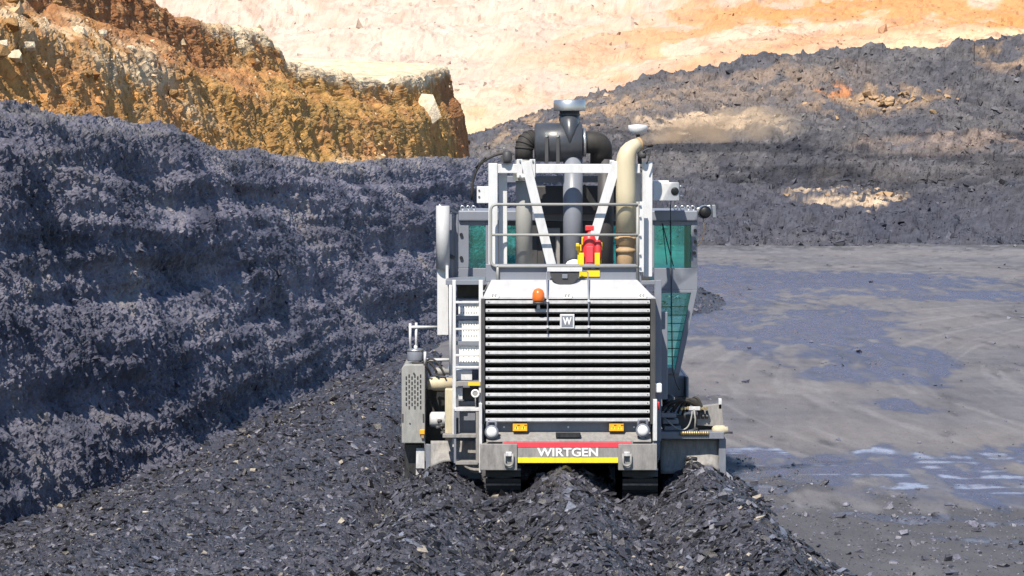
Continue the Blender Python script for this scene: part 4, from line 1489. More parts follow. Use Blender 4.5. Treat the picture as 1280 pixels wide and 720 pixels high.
# boxes and lights at frame shoulders --------------------------------------------------------
wb_ = MB(); rect(wb_, 596, 233, 611, 254, 0.62, 0.95); wb_ = wb_.build('junction_box', 'white', m, 0.008)
mb = MB()
for py in (238, 246):
    p = pt(599, py, 0.62); mb.cyl(p, p + Vector((0, -0.012, 0)), 0.015, 8)
build_each(mb, 'box_screw', 'steel', wb_)
wb_ = MB(); rect(wb_, 816, 228, 849, 251, 1.6, 2.1); wb_ = wb_.build('roof_unit', 'white', m, 0.012)
mb = MB(); rect(mb, 816, 225.5, 836, 228, 1.65, 2.0); mb.build('unit_lid', 'white', wb_, 0.004)
p = pt(843.5, 239, 1.6)
MB().lathe(p, [(0.055, 0.01), (0.06, -0.012), (0.04, -0.018), (0.002, -0.02)], 20, 'Y').build('port', 'black', wb_)
mb = MB()
for py in (233, 245):
    p = pt(851, py, 1.7); mb.lathe(p, [(0.02, -0.04), (0.02, 0.04)], 8, 'X')
build_each(mb, 'unit_plug', 'zinc', wb_)

# operator cab across the machine ---------------------------------------------------------------
cd_, cf = 2.3, 4.3
xl, xr = wx(573, cd_), wx(872, cd_)
zr, zf = wz(263, cd_), wz(352, cd_)
zlow = wz(468, cd_)
xw = wx(822, cd_)      # inner edge of the deep right hand part
cab = MB().box(xl, xr, cd_ - 0.06, cf + 0.05, zr - 0.16, zr + 0.0).build('cab_roof', 'grey', m, 0.02)
MB().box(xl - 0.02, wx(822, cd_), cd_ - 0.0, cf, zf - 0.05, zf + 0.018).build('cab_floor', 'grey', m, 0.01)
mb = MB()
# rear wall as frame pieces round the panes
zt, zb1 = zr - 0.162, wz(335, cd_)
ztp = wz(282, cd_)
cols = [(573, 586), (607, 622), (812, 818), (864, 872)]
for a, b in cols:
    mb.box(wx(a, cd_), wx(b, cd_), cd_, cd_ + 0.07, zb1, zt)
for a, b in ((586, 607), (818, 864)):
    mb.box(wx(a, cd_), wx(b, cd_), cd_ + 0.003, cd_ + 0.067, ztp, zt - 0.002)
mb.box(wx(573, cd_), wx(622, cd_), cd_ + 0.003, cd_ + 0.067, zf + 0.02, zb1 - 0.001)
mb.box(wx(818, cd_), xr, cd_ + 0.003, cd_ + 0.067, wz(362, cd_), zb1 - 0.001)
build_each(mb, 'cab_wall_panel', 'grey', m, 0.006)
mb = MB()
for a, b in ((622, 628), (645, 672), (745, 748), (770, 812)):
    mb.box(wx(a, cd_), wx(b, cd_), cd_ + 0.001, cd_ + 0.066, zb1, zt)
mb.box(wx(672, cd_), wx(745, cd_), cd_ + 0.01, cd_ + 0.06, zb1, zt - 0.002)
mb.box(wx(622, cd_), wx(812, cd_), cd_ + 0.004, cd_ + 0.064, zf + 0.02, zb1 - 0.001)
for a, b in ((628, 645), (748, 770)):
    mb.box(wx(a, cd_), wx(b, cd_), cd_ + 0.004, cd_ + 0.064, ztp, zt - 0.002)
mb.build('cab_middle_wall', 'steel', m, 0.006)
mb = MB()
mb.box(wx(680, 2.0), wx(700, 2.0), 2.0, 2.2, wz(345, 2.0), wz(285, 2.0))
mb.build('fuse_cabinet', 'dusty', m, 0.01)
mb = MB()
mb.box(wx(684, 1.98), wx(694, 1.98), 1.985, 2.0, wz(315, 2.0), wz(292, 2.0))
mb.build('cabinet_door', 'steel', m, 0.004)
mb = MB()
mb.box(wx(668, 1.9), wx(790, 1.9), 1.9, 2.25, wz(268, 1.9), wz(232, 1.9))
mb.build('engine_top_cover', 'steel', m, 0.02)
for a, b in ((586, 607), (628, 645), (748, 770), (818, 864)):
    MB().box(wx(a, cd_) + 0.004, wx(b, cd_) - 0.004, cd_ + 0.03, cd_ + 0.04, zb1 + 0.003, ztp - 0.003).build('window_pane', 'glass', m)
# front side of the cab
mb = MB()
for a in (xl, -0.2, 1.0, xr - 0.08):
    mb.box(a, a + 0.08, cf - 0.08, cf - 0.01, zf + 0.02, zt)
mb.box(xl + 0.08, 1.0, cf - 0.075, cf - 0.015, zf + 0.02, zf + 0.12)
mb.build('cab_front_frame', 'grey', m, 0.005)
MB().box(xl + 0.08, xr - 0.08, cf - 0.05, cf - 0.04, zf + 0.125, zt - 0.002).build('windscreen', 'glass', m)
# deep glazed part on the right hand side, its outer edge leaning in towards the bottom
zmid = wz(362, cd_)
xo_t, xo_b = xr, wx(850, cd_)
mb = MB()
th = 0.085
mb.hexa([(xo_b - th, cd_, zlow), (xo_b, cd_, zlow), (xo_t, cd_, zmid - 0.001), (xo_t - th, cd_, zmid - 0.001),
         (xo_b - th, cd_ + 0.08, zlow), (xo_b, cd_ + 0.08, zlow), (xo_t, cd_ + 0.08, zmid - 0.001), (xo_t - th, cd_ + 0.08, zmid - 0.001)])
mb.box(xw - 0.05, xw + 0.02, cd_, cd_ + 0.08, zlow, zmid - 0.001)
mb.box(xw + 0.02, xo_b - th - 0.002, cd_ + 0.002, cd_ + 0.078, zlow, zlow + 0.09)
mb.box(xw - 0.05, xo_b, cd_ + 0.08, cf, zlow - 0.06, zlow)
mb.box(xw + 0.02, xo_t - th, cd_ + 0.002, cd_ + 0.078, zmid - 0.05, zmid - 0.001)
mb.build('side_cab_frame', 'grey', m, 0.006)
mb = MB()
mb.hexa([(xw + 0.02, cd_ + 0.035, zlow + 0.09), (xo_b - th + 0.02, cd_ + 0.035, zlow + 0.09), (xo_t - th, cd_ + 0.035, zmid - 0.05), (xw + 0.02, cd_ + 0.035, zmid - 0.05),
         (xw + 0.02, cd_ + 0.045, zlow + 0.09), (xo_b - th + 0.02, cd_ + 0.045, zlow + 0.09), (xo_t - th, cd_ + 0.045, zmid - 0.05), (xw + 0.02, cd_ + 0.045, zmid - 0.05)])
mb.build('lower_window_pane', 'glass', m)
for k in range(7):
    py = 384 + 10.5 * k
    z = wz(py, cd_)
    t = (zmid - z) / (zmid - zlow)
    MB().tube([(xw, cd_ + 0.12, z), (xo_t + (xo_b - xo_t) * t - 0.08, cd_ + 0.12, z)], 0.008, 6).build('guard_bar', 'steel', m)
# side panes and front pane of that part
mb = MB()
mb.hexa([(xo_b - 0.012, cd_ + 0.09, zlow), (xo_b, cd_ + 0.09, zlow), (xo_t, cd_ + 0.09, zmid), (xo_t - 0.012, cd_ + 0.09, zmid),
         (xo_b - 0.012, cf - 0.1, zlow), (xo_b, cf - 0.1, zlow), (xo_t, cf - 0.1, zmid), (xo_t - 0.012, cf - 0.1, zmid)])
mb.box(xr - 0.014, xr - 0.002, cd_ + 0.09, cf - 0.1, zmid, zt - 0.002)
mb.build('side_window_pane', 'glass', m)
# operator seat inside
mb = MB(); mb.box(0.2, 0.65, 3.2, 3.7, zf + 0.02, zf + 0.45); mb.box(0.2, 0.65, 3.1, 3.22, zf + 0.3, zf + 0.95); mb.build('operator_seat', 'black', m, 0.05)
# wiper on the right pane
wp = pt(828, 279, cd_ - 0.02)
MB().tube([wp, pt(842, 333, cd_ - 0.03)], 0.008, 6).tube([wp, pt(834, 331, cd_ - 0.03)], 0.006, 6).build('wiper', 'steel', m)
MB().tube([pt(838, 256, cd_ - 0.05), pt(839, 330, cd_ - 0.07), pt(840, 400, cd_ - 0.07), pt(841, 462, cd_ - 0.05), pt(846, 480, cd_ - 0.1), pt(850, 488, cd_ - 0.1)], 0.009, 6).build('cable', 'black', m)
# lamp arm on the right of the roof
p = pt(881, 265, cd_)
lm = MB().lathe(p, [(0.05, -0.08), (0.075, -0.06), (0.105, 0.02), (0.11, 0.1), (0.08, 0.13)], 22, 'Y').build('roof_lamp', 'zinc', m)
MB().lathe(p, [(0.095, -0.062), (0.06, -0.085), (0.002, -0.09)], 20, 'Y').build('lens', 'black', lm)
MB().bar(pt(871, 262, cd_ + 0.08), pt(888, 258, cd_ + 0.08), 0.05, 0.05).bar(pt(892, 256, cd_ + 0.05), pt(893, 272, cd_ + 0.05), 0.05, 0.04).build('lamp_arm', 'zinc', lm, 0.006)
MB().tube(sagging(pt(879, 272, cd_), pt(871, 308, cd_), 0.06, 10, (0.05, 0, 0)), 0.008, 6).build('lamp_cable', 'rust', lm)
mb = MB()
for px in (845, 853, 860, 866, 578, 585, 592):
    q_ = pt(px, 256, cd_ + 0.1)
    q_.z = zr
    mb.tube([q_ + Vector((0.03 * math.cos(t), 0, 0.035 + 0.035 * math.sin(t))) for t in np.linspace(0, 2 * math.pi, 11)[:-1]], 0.009, 6, closed=True)
build_each(mb, 'lifting_ring', 'zinc', cab)
mb = MB()
for px, py in ((576.5, 293), (576.5, 322), (869, 288), (869, 302), (868, 316)):
    q_ = pt(px, py, cd_)
    mb.cyl(q_ + Vector((0, 0.01, 0)), q_ + Vector((0, -0.04, 0)), 0.026, 10)
build_each(mb, 'hinge_knob', 'black', m)
# rear panel below the deep cab: cabinet in the shade beside the engine house
mb = MB(); mb.box(R_ + 0.02, wx(835, 1.2), 1.2, 4.4, wz(500, 1.2), wz(390, 1.2)); mb.build('side_cabinet', 'grey', m, 0.012)
mb = MB(); mb.box(R_ + 0.006, wx(827, 0.3), 0.28, 0.34, wz(552, 0.3), wz(350, 0.3)); mb.build('side_flange', 'grey', m, 0.006)
mb = MB(); rect(mb, 818.5, 480, 828, 491.5, 0.05, 0.2); mb.build('white_lamp_box', 'letter', m, 0.02)
mb = MB(); rect(mb, 819.5, 503, 825, 513, 0.02, 0.12); mb.build('tail_light', 'red', m, 0.01)

# left side: long curved shield, panels, stair ----------------------------------------------------
sd = 1.2
def half_pipe(px0, px1, py0, py1, dep, thick=0.02):
    mbx = MB()
    xa, xb2 = wx(px0, dep), wx(px1, dep)
    rr = (xb2 - xa) / 2
    xm = (xa + xb2) / 2
    out, inn = [], []
    for t in np.linspace(math.pi, 2 * math.pi, 15):
        out.append((xm + rr * math.cos(t), dep + rr * math.sin(t)))
        inn.append((xm + (rr - thick) * math.cos(t), dep + (rr - thick) * math.sin(t)))
    poly = out + inn[::-1]
    z0_, z1_ = wz(py1, dep), wz(py0, dep)
    a = [mbx.bm.verts.new((x_, y_, z0_)) for x_, y_ in poly]
    b = [mbx.bm.verts.new((x_, y_, z1_)) for x_, y_ in poly]
    n = len(poly)
    for k in range(n):
        f = mbx.bm.faces.new([a[k], b[k], b[(k + 1) % n], a[(k + 1) % n]])
        f.smooth = True
    for k in range(14):
        mbx.bm.faces.new([a[k], a[k + 1], a[n - 2 - k], a[n - 1 - k]])
        mbx.bm.faces.new([b[k], b[n - 1 - k], b[n - 2 - k], b[k + 1]])
    return mbx
half_pipe(545, 562, 257, 336, sd).build('pipe_shield', 'slat', m)
mb = MB(); rect(mb, 546.5, 262, 560.5, 419, sd + 0.01, sd + 0.05); mb.build('shield_panel', 'white', m, 0.006)
MB().lathe(pt(550, 259, sd), [(0.035, -0.02), (0.035, 0.02), (0.015, 0.05)], 12).build('shield_cap', 'zinc', m)
mb = MB(); rect(mb, 557, 332, 560.5, 350, sd - 0.1, sd - 0.04); mb.build('shield_latch', 'white', m, 0.004)
mb = MB()
mb.bar(pt(556, 259, sd + 0.2), pt(572, 267, sd + 0.6), 0.04, 0.04, (0, 0, 1))
mb.bar(pt(563, 268, sd + 0.3), pt(563, 352, sd + 0.3), 0.045, 0.045)
mb.bar(pt(570.5, 268, sd + 0.55), pt(570.5, 352, sd + 0.55), 0.05, 0.05)
mb.build('door_frame', 'grey', m, 0.004)
mb = MB(); mb.hexa([pt(564.5, 272, sd + 0.32), pt(569.5, 270, sd + 0.55), pt(569.5, 350, sd + 0.55), pt(564.5, 352, sd + 0.32),
                    pt(564.5, 272, sd + 0.34), pt(569.5, 270, sd + 0.57), pt(569.5, 350, sd + 0.57), pt(564.5, 352, sd + 0.34)])
mb.build('side_door', 'grey', m)
MB().tube([pt(567, 322, sd + 0.3), pt(563, 320, sd + 0.22)], 0.03, 10).build('door_handle', 'steel', m)

std = 0.35
mb = MB(); rect(mb, 557, 350, 606, 356, std + 0.1, std + 1.3); mb.build('landing_plate', 'grey', m, 0.005)
for px, w_ in ((567.5, 2.2), (601, 2.6)):
    mb = MB(); rect(mb, px - w_, 350, px + w_, 520 if px > 590 else 560, std, std + 0.05); mb.build('stair_stringer', 'white', m, 0.006)
mb = MB(); mb.tube([pt(563, 356, std - 0.02), pt(563, 470, std - 0.02)], 0.022, 10); mb.build('handrail_post', 'white', m)
for k, (ya, yb) in enumerate(((379.5, 395), (401, 427), (433, 459))):
    mb = MB(); rect(mb, 573, ya, 598.5, yb, std + 0.33 - 0.1 * k, std + 0.36 - 0.1 * k); o = mb.build('riser_plate', 'letter', m, 0.003)
    mb = MB(); rect(mb, 570, ya - 6, 598.5, ya - 1.5, std + 0.28 - 0.1 * k, std + 0.52 - 0.1 * k); mb.build('tread', 'grey', m, 0.003)
    # punched holes in rows
    mb = MB()
    for r_ in range(2 + (k > 0)):
        for q_ in range(7):
            p = pt(576 + q_ * 3.3, ya + 4 + r_ * 7.5, std + 0.33 - 0.1 * k)
            mb.box(p.x - 0.008, p.x + 0.008, p.y - 0.003, p.y + 0.001, p.z - 0.012 - 0.01 * (q_ % 2), p.z + 0.012)
    mb.build('punched_holes', 'pipe_grey', o)['kind'] = 'stuff'
for py in (378, 411.5, 444.5, 459.5):
    mb = MB(); rect(mb, 569.5, py - 1.3, 598.5, py + 1.3, std - 0.01, std + 0.04); mb.build('stair_rung', 'white', m, 0.004)
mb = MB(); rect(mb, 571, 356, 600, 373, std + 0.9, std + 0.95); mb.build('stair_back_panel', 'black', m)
mb = MB(); rect(mb, 570, 462, 601, 600, std + 0.75, std + 0.8); mb.build('lower_back_panel', 'grey', m, 0.006)
mb = MB(); rect(mb, 570, 463.5, 590, 476, std + 0.2, std + 0.5); tb = mb.build('step_box', 'white', m, 0.006)
mb = MB(); rect(mb, 569.5, 477.5, 601, 483, std - 0.02, std + 0.3); mb.build('tread', 'dusty', m, 0.004)
mb = MB(); rect(mb, 585, 478.3, 600, 482.5, std - 0.026, std - 0.021); mb.build('yellow_mark', 'yellow', m)
mb = MB(); rect(mb, 578, 485, 600, 500, std + 0.4, std + 0.42); mb.build('opening_shade_sheet', 'black', m)  # black sheet standing in for the shade inside the opening
mb = MB(); rect(mb, 570, 485, 578, 500, std + 0.1, std + 0.5); mb.build('step_box', 'white', m, 0.006)
p = pt(594, 492.5, std - 0.06)
ring = MB().tube([p + Vector((0.05 * math.cos(t), 0, 0.05 * math.sin(t))) for t in np.linspace(0, 2 * math.pi, 19)[:-1]], 0.014, 8, closed=True).build('round_reflector', 'letter', m)
MB().lathe(p, [(0.04, -0.006), (0.04, 0.012)], 18, 'Y').tube([p + Vector((0.05, 0, 0)), pt(601, 492, std)], 0.012, 6).tube([p + Vector((0, 0, -0.06)), pt(594.5, 510, std)], 0.008, 6).build('reflector_disc', 'pipe_grey', ring)
for py, x0, x1, mt in ((512.5, 568, 602, 'white'), (546, 553, 595, 'dusty'), (580, 569, 597, 'dusty')):
    mb = MB(); rect(mb, x0, py - 2.0, x1, py + 2.0, std - 0.08, std + 0.14); mb.build('stair_step', mt, m, 0.004)
mb = MB(); mb.bar(pt(568.5, 512, std - 0.05), pt(568.5, 580, std - 0.05), 0.035, 0.03); mb.build('ladder_side', 'grey', m, 0.004)
mb = MB(); mb.bar(pt(596.5, 512, std - 0.05), pt(596.5, 580, std - 0.05), 0.045, 0.04); mb.build('ladder_side', 'dusty', m, 0.004)
mb = MB(); rect(mb, 573, 502, 594, 542, std + 0.3, std + 0.36); mb.build('step_guard', 'grey', m, 0.006)

# left outer unit: vented box, tank, drum end plate ------------------------------------------------
vd = 0.9
bx0, bx1 = wx(501.5, vd), wx(531, vd)
box_ = MB()
rr = 0.05
box_.prism([(bx0, wz(555, vd)), (bx1, wz(555, vd)), (bx1, wz(459, vd)), (bx1 - 0.03, wz(456, vd)), (bx0 + 0.05, wz(456, vd)), (bx0, wz(461, vd))], vd, vd + 1.5)
box_ = box_.build('vented_box', 'pipe_grey', m, 0.012)
mb = MB()
for q_ in range(6):
    n = 6 if q_ % 2 == 0 else 7
    for r_ in range(n):
        p = pt(507.5 + 3.6 * q_, 473 + 6.6 * r_ + (0 if q_ % 2 == 0 else -2.5), vd)
        mb.box(p.x - 0.010, p.x + 0.010, vd - 0.003, vd + 0.01, p.z - 0.026, p.z + 0.026)
build_each(mb, 'vent_slot_shade', 'black', box_)  # flush black strips stand in for the shade in the recessed slots
mb = MB()
for px in (503, 529):
    rect(mb, px - 1, 518, px + 1, 529, vd - 0.004, vd + 0.01)
p = pt(512, 530, vd); mb.cyl(p, p + Vector((0, -0.01, 0)), 0.012, 8)
p = pt(517, 467, vd); mb.cyl(p, p + Vector((0, -0.01, 0)), 0.014, 8)
build_each(mb, 'box_latch', 'steel', box_)
mb = MB(); rect(mb, 524, 538, 530.5, 544, vd - 0.05, vd); mb.build('amber_marker', 'sign', box_, 0.008)
mb = MB(); rect(mb, 526, 545, 529.5, 549, vd - 0.04, vd); mb.build('red_marker', 'rust', box_, 0.006)
mb = MB(); rect(mb, 505, 556, 527, 604, vd + 0.25, vd + 1.4); mb.build('drum_side_plate', 'black', m, 0.01)
mb = MB(); mb.prism([(wx(519.5, vd), wz(562, vd)), (wx(530, vd), wz(562, vd)), (wx(530, vd), wz(601, vd)), (wx(526, vd), wz(604, vd)), (wx(519, vd), wz(597, vd))], vd + 0.1, vd + 0.14); mb.build('white_skid', 'white', m, 0.005)
mb = MB(); mb.prism([(wx(532.5, vd), wz(555, vd)), (wx(538.5, vd), wz(556, vd)), (wx(538.5, vd), wz(596, vd)), (wx(534.5, vd), wz(601, vd)), (wx(531.5, vd), wz(598, vd))], vd - 0.1, vd - 0.02); mb.build('edge_plate', 'grey', m, 0.01)
tk = MB().lathe(pt(519, 451.5, vd + 0.3), [(0.118, 0), (0.125, 0.02), (0.125, 0.14), (0.115, 0.165), (0.1, 0.17)], 28).build('filter_can', 'grey', m)
MB().lathe(pt(519, 439, vd + 0.3), [(0.128, 0), (0.13, 0.018), (0.09, 0.035), (0.02, 0.04)], 28).build('can_lid', 'zinc', tk)
mb = MB()
mb.tube([pt(512.5, 438, vd + 0.25), pt(512.5, 404.5, vd + 0.25)], 0.02, 10)
mb.tube([pt(520, 438, vd + 0.3), pt(520, 403.5, vd + 0.3)], 0.02, 10)
mb.lathe(pt(519.5, 438, vd + 0.3), [(0.03, 0), (0.03, 0.06), (0.015, 0.08)], 10)
mb.build('lift_rod', 'white', m)
MB().tube([pt(511, 409, vd + 0.25), pt(547, 409, vd + 0.4)], 0.021, 10).build('cross_rod', 'white', m)
mb = MB(); mb.tube([pt(531, 440, vd + 0.2), pt(531, 456, vd + 0.2)], 0.02, 8); mb.tube([pt(525, 450.5, vd + 0.4), pt(563, 450, vd + 0.4)], 0.024, 10); mb.build('stay_rod', 'white', m)
MB().lathe(pt(534, 480, vd + 0.35), [(0.09, 0), (0.09, 0.05), (0.098, 0.08), (0.105, 0.1), (0.105, 0.44)], 28, 'X').build('hydraulic_cylinder', 'cream', m)
MB().lathe(pt(544, 465, vd + 0.3), [(0.06, 0), (0.065, 0.02), (0.065, 0.13), (0.045, 0.15), (0.045, 0.26)], 18, 'X').build('hydraulic_motor', 'pipe_grey', m)
mb = MB()
mb.tube(sagging(pt(524, 456, vd + 0.2), pt(546, 466, vd + 0.2), -0.1, 12), 0.016, 8)
mb.tube(sagging(pt(515, 454, vd + 0.15), pt(538, 470, vd + 0.25), -0.06, 12, (0.05, -0.04, 0)), 0.017, 8)
mb.tube(sagging(pt(532, 452, vd + 0.3), pt(556, 470, vd + 0.2), -0.12, 12), 0.014, 8)
mb.tube(sagging(pt(536, 500, vd + 0.3), pt(558, 520, vd + 0.3), 0.15, 12), 0.02, 8)
build_each(mb, 'hydraulic_hose', 'rubber', m)
mb = MB(); rect(mb, 556, 487, 567, 545, std + 0.15, std + 0.4); mb.build('cylinder_housing', 'cream', m, 0.012)
MB().lathe(pt(537, 525, vd + 0.25), [(0.1, 0), (0.115, 0.03), (0.115, 0.24), (0.09, 0.27)], 24, 'X').build('hydraulic_motor', 'white', m)
mb = MB(); rect(mb, 531, 486, 566, 556, vd + 0.75, vd + 0.8); mb.build('void_shade_sheet', 'black', m)  # black sheet, the shade of the void behind the hydraulics put into its colour
mb = MB()
for q_, (px, py) in enumerate(((549, 527), (552, 533), (547, 535), (556, 538), (553, 542), (558, 522))):
    p = pt(px, py, vd - 0.05 + 0.02 * (q_ % 2)); mb.lathe(p, [(0.025, -0.03), (0.03, 0.0), (0.02, 0.04)], 8, 'X')
mb.tube(sagging(pt(547, 527, vd - 0.05), pt(558, 540, vd - 0.05), 0.06, 8), 0.012, 6)
build_each(mb, 'hose_fitting', 'steel', m)


def apron(px0, px1, top, lo, dep, name, mat, arch):
    """curved drum apron: plate bowed towards the rear with an arched lower edge"""
    xs_ = np.linspace(px0, px1, 15)
    mbx = MB()
    front, back = [], []
    nz = 8
    for k, px in enumerate(xs_):
        s = (k / 14)
        zlo_py = arch(s)
        for j in range(nz):
            t = j / (nz - 1)
            py = top * (1 - t) + zlo_py * t
            y = dep - 0.16 * t ** 2
            front.append(mbx.bm.verts.new((wx(px, dep), y, wz(py, dep))))
            back.append(mbx.bm.verts.new((wx(px, dep), y + 0.03, wz(py, dep))))
    for k in range(14):
        for j in range(nz - 1):
            a = k * nz + j
            f = mbx.bm.faces.new([front[a], front[a + nz], front[a + nz + 1], front[a + 1]]); f.smooth = True
            f = mbx.bm.faces.new([back[a], back[a + 1], back[a + nz + 1], back[a + nz]]); f.smooth = True
        for j in (0, nz - 1):
            a = k * nz + j
            mbx.bm.faces.new([front[a], back[a], back[a + nz], front[a + nz]])
    for k in (0, 14):
        for j in range(nz - 1):
            a = k * nz + j
            mbx.bm.faces.new([front[a], front[a + 1], back[a + 1], back[a]])
    return mbx.build(name, mat, m)


apron(538, 602, 552, 585, 0.75, 'drum_apron', 'dusty', lambda s: 586 - 12 * math.sin(min(1, s * 1.25) * math.pi) ** 0.8 + 6 * s)
apron(826, 900, 549, 590, 1.5, 'drum_apron', 'dusty', lambda s: 592 - 10 * sstep(0.45, 0.85, s) + 8 * sstep(0.86, 1.0, s))
OFF = 0.65
# right outer unit ---------------------------------------------------------------------------------
mb = MB(); mb.prism([(wx(899, 0.8), wz(548, 0.8)), (wx(908, 0.8), wz(548, 0.8)), (wx(908, 0.8), wz(594, 0.8)), (wx(902, 0.8), wz(598, 0.8)), (wx(899, 0.8), wz(590, 0.8))], 0.72 + OFF, 3.2); mb.build('edge_plate', 'grey', m, 0.008)
mb = MB(); rect(mb, 833, 519, 900, 545, 1.1, 2.6); mb.build('valve_cabinet', 'steel', m, 0.01)
mb = MB(); mb.prism([(wx(872, 0.95), wz(509, 0.95)), (wx(903, 0.95), wz(505, 0.95)), (wx(905, 0.95), wz(534, 0.95)), (wx(872, 0.95), wz(532, 0.95))], 0.9 + OFF, 1.08 + OFF); mb.build('valve_plate', 'dusty', m, 0.006)
mb = MB(); rect(mb, 826, 541, 906, 549.5, 0.6, 1.1); mb.build('unit_ledge', 'grey', m, 0.006)
MB().lathe(pt(904, 538.5, 0.82), [(0.03, -0.16), (0.06, -0.14), (0.075, -0.1), (0.075, 0.02), (0.055, 0.04), (0.055, 0.08)], 18, 'X').build('pivot_pin', 'cream', m)
mb = MB(); rect(mb, 899, 499, 903, 512, 0.9, 1.0); mb.build('lug', 'white', m, 0.005)
for q_ in range(7):
    x0_, x1_ = 826 + 5.5 * q_, 866 + 2.2 * q_
    MB().tube(sagging(pt(x0_, 515 + 2 * (q_ % 3), 0.8 + 0.04 * q_), pt(min(x1_, 884), 506 + 1.2 * q_, 0.86), -0.12 - 0.015 * q_, 14, (0, -0.08, 0)), 0.02, 8).build('hydraulic_hose', 'rubber', m)
MB().tube(sagging(pt(832, 524, 0.7), pt(866, 514, 0.7), 0.22, 16, (0.08, -0.04, 0)), 0.012, 8).build('hydraulic_hose', 'pipe_grey', m)
MB().tube([pt(868, 512, 0.66), pt(870, 525, 0.64), pt(869, 541, 0.66)], 0.013, 8).build('hydraulic_hose', 'pipe_grey', m)
mb = MB()
for q_ in range(9):
    p = pt(853 + 3.8 * q_, 511.5 - 0.4 * (q_ % 3), 0.78)
    mb.lathe(p, [(0.02, -0.04), (0.026, -0.02), (0.026, 0.02), (0.018, 0.04)], 8, 'Y')
for q_ in range(13):
    p = pt(852 + 2.8 * q_, 542.5, 0.58)
    mb.lathe(p, [(0.016, -0.03), (0.02, 0), (0.016, 0.03)], 6, 'Z')
build_each(mb, 'hose_fitting', 'brass', m)
mb = MB(); rect(mb, 862, 509, 876, 513.5, 0.68, 0.74); mb.build('fitting_block', 'white', m, 0.004)
for q_ in range(3):
    mb = MB(); mb.prism_x([(OFF + 0.84, wz(514, .84)), (OFF + 0.9, wz(514, .84)), (OFF + 0.9, wz(525, .84)), (OFF + 0.8, wz(521, .84))], wx(873 + 5 * q_, .84), wx(876 + 5 * q_, .84)); mb.build('valve_lever', 'steel', m, 0.004)
mb = MB()
for q_ in range(3):
    rect(mb, 827 + 2 * q_, 517 + 8 * q_, 846 + 3 * q_, 523 + 8 * q_, 0.72 + 0.05 * q_, 1.05)
mb.build('valve_block', 'grey', m, 0.012)
MB().lathe(pt(836, 501, 0.9), [(0.09, -0.1), (0.095, 0), (0.085, 0.06), (0.04, 0.09)], 18).build('filter_can', 'black', m)
mb = MB(); mb.tube([pt(858, 576, .7), pt(864, 574, .68), pt(872, 575, .7)], 0.03, 8); mb.build('apron_handle', 'black', m)

OFF = 0.0
# crawlers ------------------------------------------------------------------------------------------
pad_me = None


def crawler(xc, y0, y1):
    global pad_me
    h = 0.86
    r0 = h / 2 - 0.03
    fr = MB().box(xc - 0.17, xc + 0.17, y0 + 0.28, y1 - 0.28, 0.2, h - 0.16).build('crawler', 'steel', m, 0.02)
    for yw in (y0 + r0, y1 - r0):
        MB().lathe((xc - 0.12, yw, h / 2), [(0.1, -0.02), (r0 - 0.05, 0), (r0 - 0.05, 0.24), (0.1, 0.26)], 26, 'X').build('sprocket_wheel', 'steel', fr)
    straight = (y1 - y0) - 2 * r0 - 0.1
    per = 2 * straight + 2 * math.pi * r0
    n = int(per / 0.2)
    for k in range(n):
        s = per * (k + 0.35) / n
        if s < straight:
            y, z, a = y0 + 0.05 + r0 + s, 0.03, 0.0
        elif s < straight + math.pi * r0:
            t = (s - straight) / r0
            y, z, a = y1 - 0.05 - r0 + r0 * math.sin(t), h / 2 - r0 * math.cos(t), t
        elif s < 2 * straight + math.pi * r0:
            y, z, a = y1 - 0.05 - r0 - (s - straight - math.pi * r0), h - 0.03, math.pi
        else:
            t = (s - 2 * straight - math.pi * r0) / r0
            y, z, a = y0 + 0.05 + r0 - r0 * math.sin(t), h / 2 + r0 * math.cos(t), math.pi + t
        if pad_me is None:
            p = MB()
            p.box(-0.26, 0.26, -0.088, 0.088, -0.012, 0.02)
            p.hexa([(-0.26, -0.03, -0.05), (0.26, -0.03, -0.05), (0.26, -0.03, -0.012), (-0.26, -0.03, -0.012), (-0.26, 0.0, -0.05), (0.26, 0.0, -0.05), (0.26, 0.01, -0.012), (-0.26, 0.01, -0.012)])
            p.bm.faces.ensure_lookup_table()
            for f in p.bm.faces:
                if all(v.co.z < -0.049 for v in f.verts):
                    f.material_index = 1
            o = p.build('track_pad', 'track', fr)
            o.data.materials.append(M['shine'])
            pad_me = o.data
        else:
            o = bpy.data.objects.new('track_pad', pad_me)
            col.objects.link(o)
            o.parent = fr
        o.location = (xc, y, z)
        o.rotation_euler = (a, 0, 0)
    return fr


for xc in (TRACKS[0] - MX, TRACKS[1] - MX):
    crawler(xc, 0.25, 3.3)
    crawler(xc, 8.2, 11.2)
for xc in (TRACKS[0] - MX, TRACKS[1] - MX):
    MB().box(xc - 0.12, xc + 0.12, 1.4, 2.1, 0.6, 1.0).box(xc - 0.12, xc + 0.12, 9.3, 10.1, 0.6, 1.0).build('lifting_column', 'steel', m, 0.02)
# milling drum under the middle
dr = MB().lathe((-1.45, 5.9, 0.62), [(0.55, 0), (0.62, 0.02), (0.62, 2.9), (0.55, 2.92)], 32, 'X').build('milling_drum', 'steel', m)
mb = MB()
for k in range(120):
    a = k * 0.9
    p = Vector((-1.4 + 2.8 * k / 120, 5.9 + 0.66 * math.cos(a), 0.62 + 0.66 * math.sin(a)))
    mb.tube([p - Vector((0, 0.08 * math.cos(a), 0.08 * math.sin(a))), p + Vector((0, 0.08 * math.cos(a), 0.08 * math.sin(a)))], [0.04, 0.008], 6)
mb.build('cutting_teeth', 'shine', dr)['kind'] = 'stuff'
mb = MB(); mb.box(-1.85, 2.0, 4.6, 7.2, 1.25, 1.6); mb.box(-1.9, -1.85, 4.4, 7.4, 0.25, 1.6); mb.box(2.0, 2.05, 4.4, 7.4, 0.25, 1.6); mb.build('drum_housing', 'grey', m, 0.02)
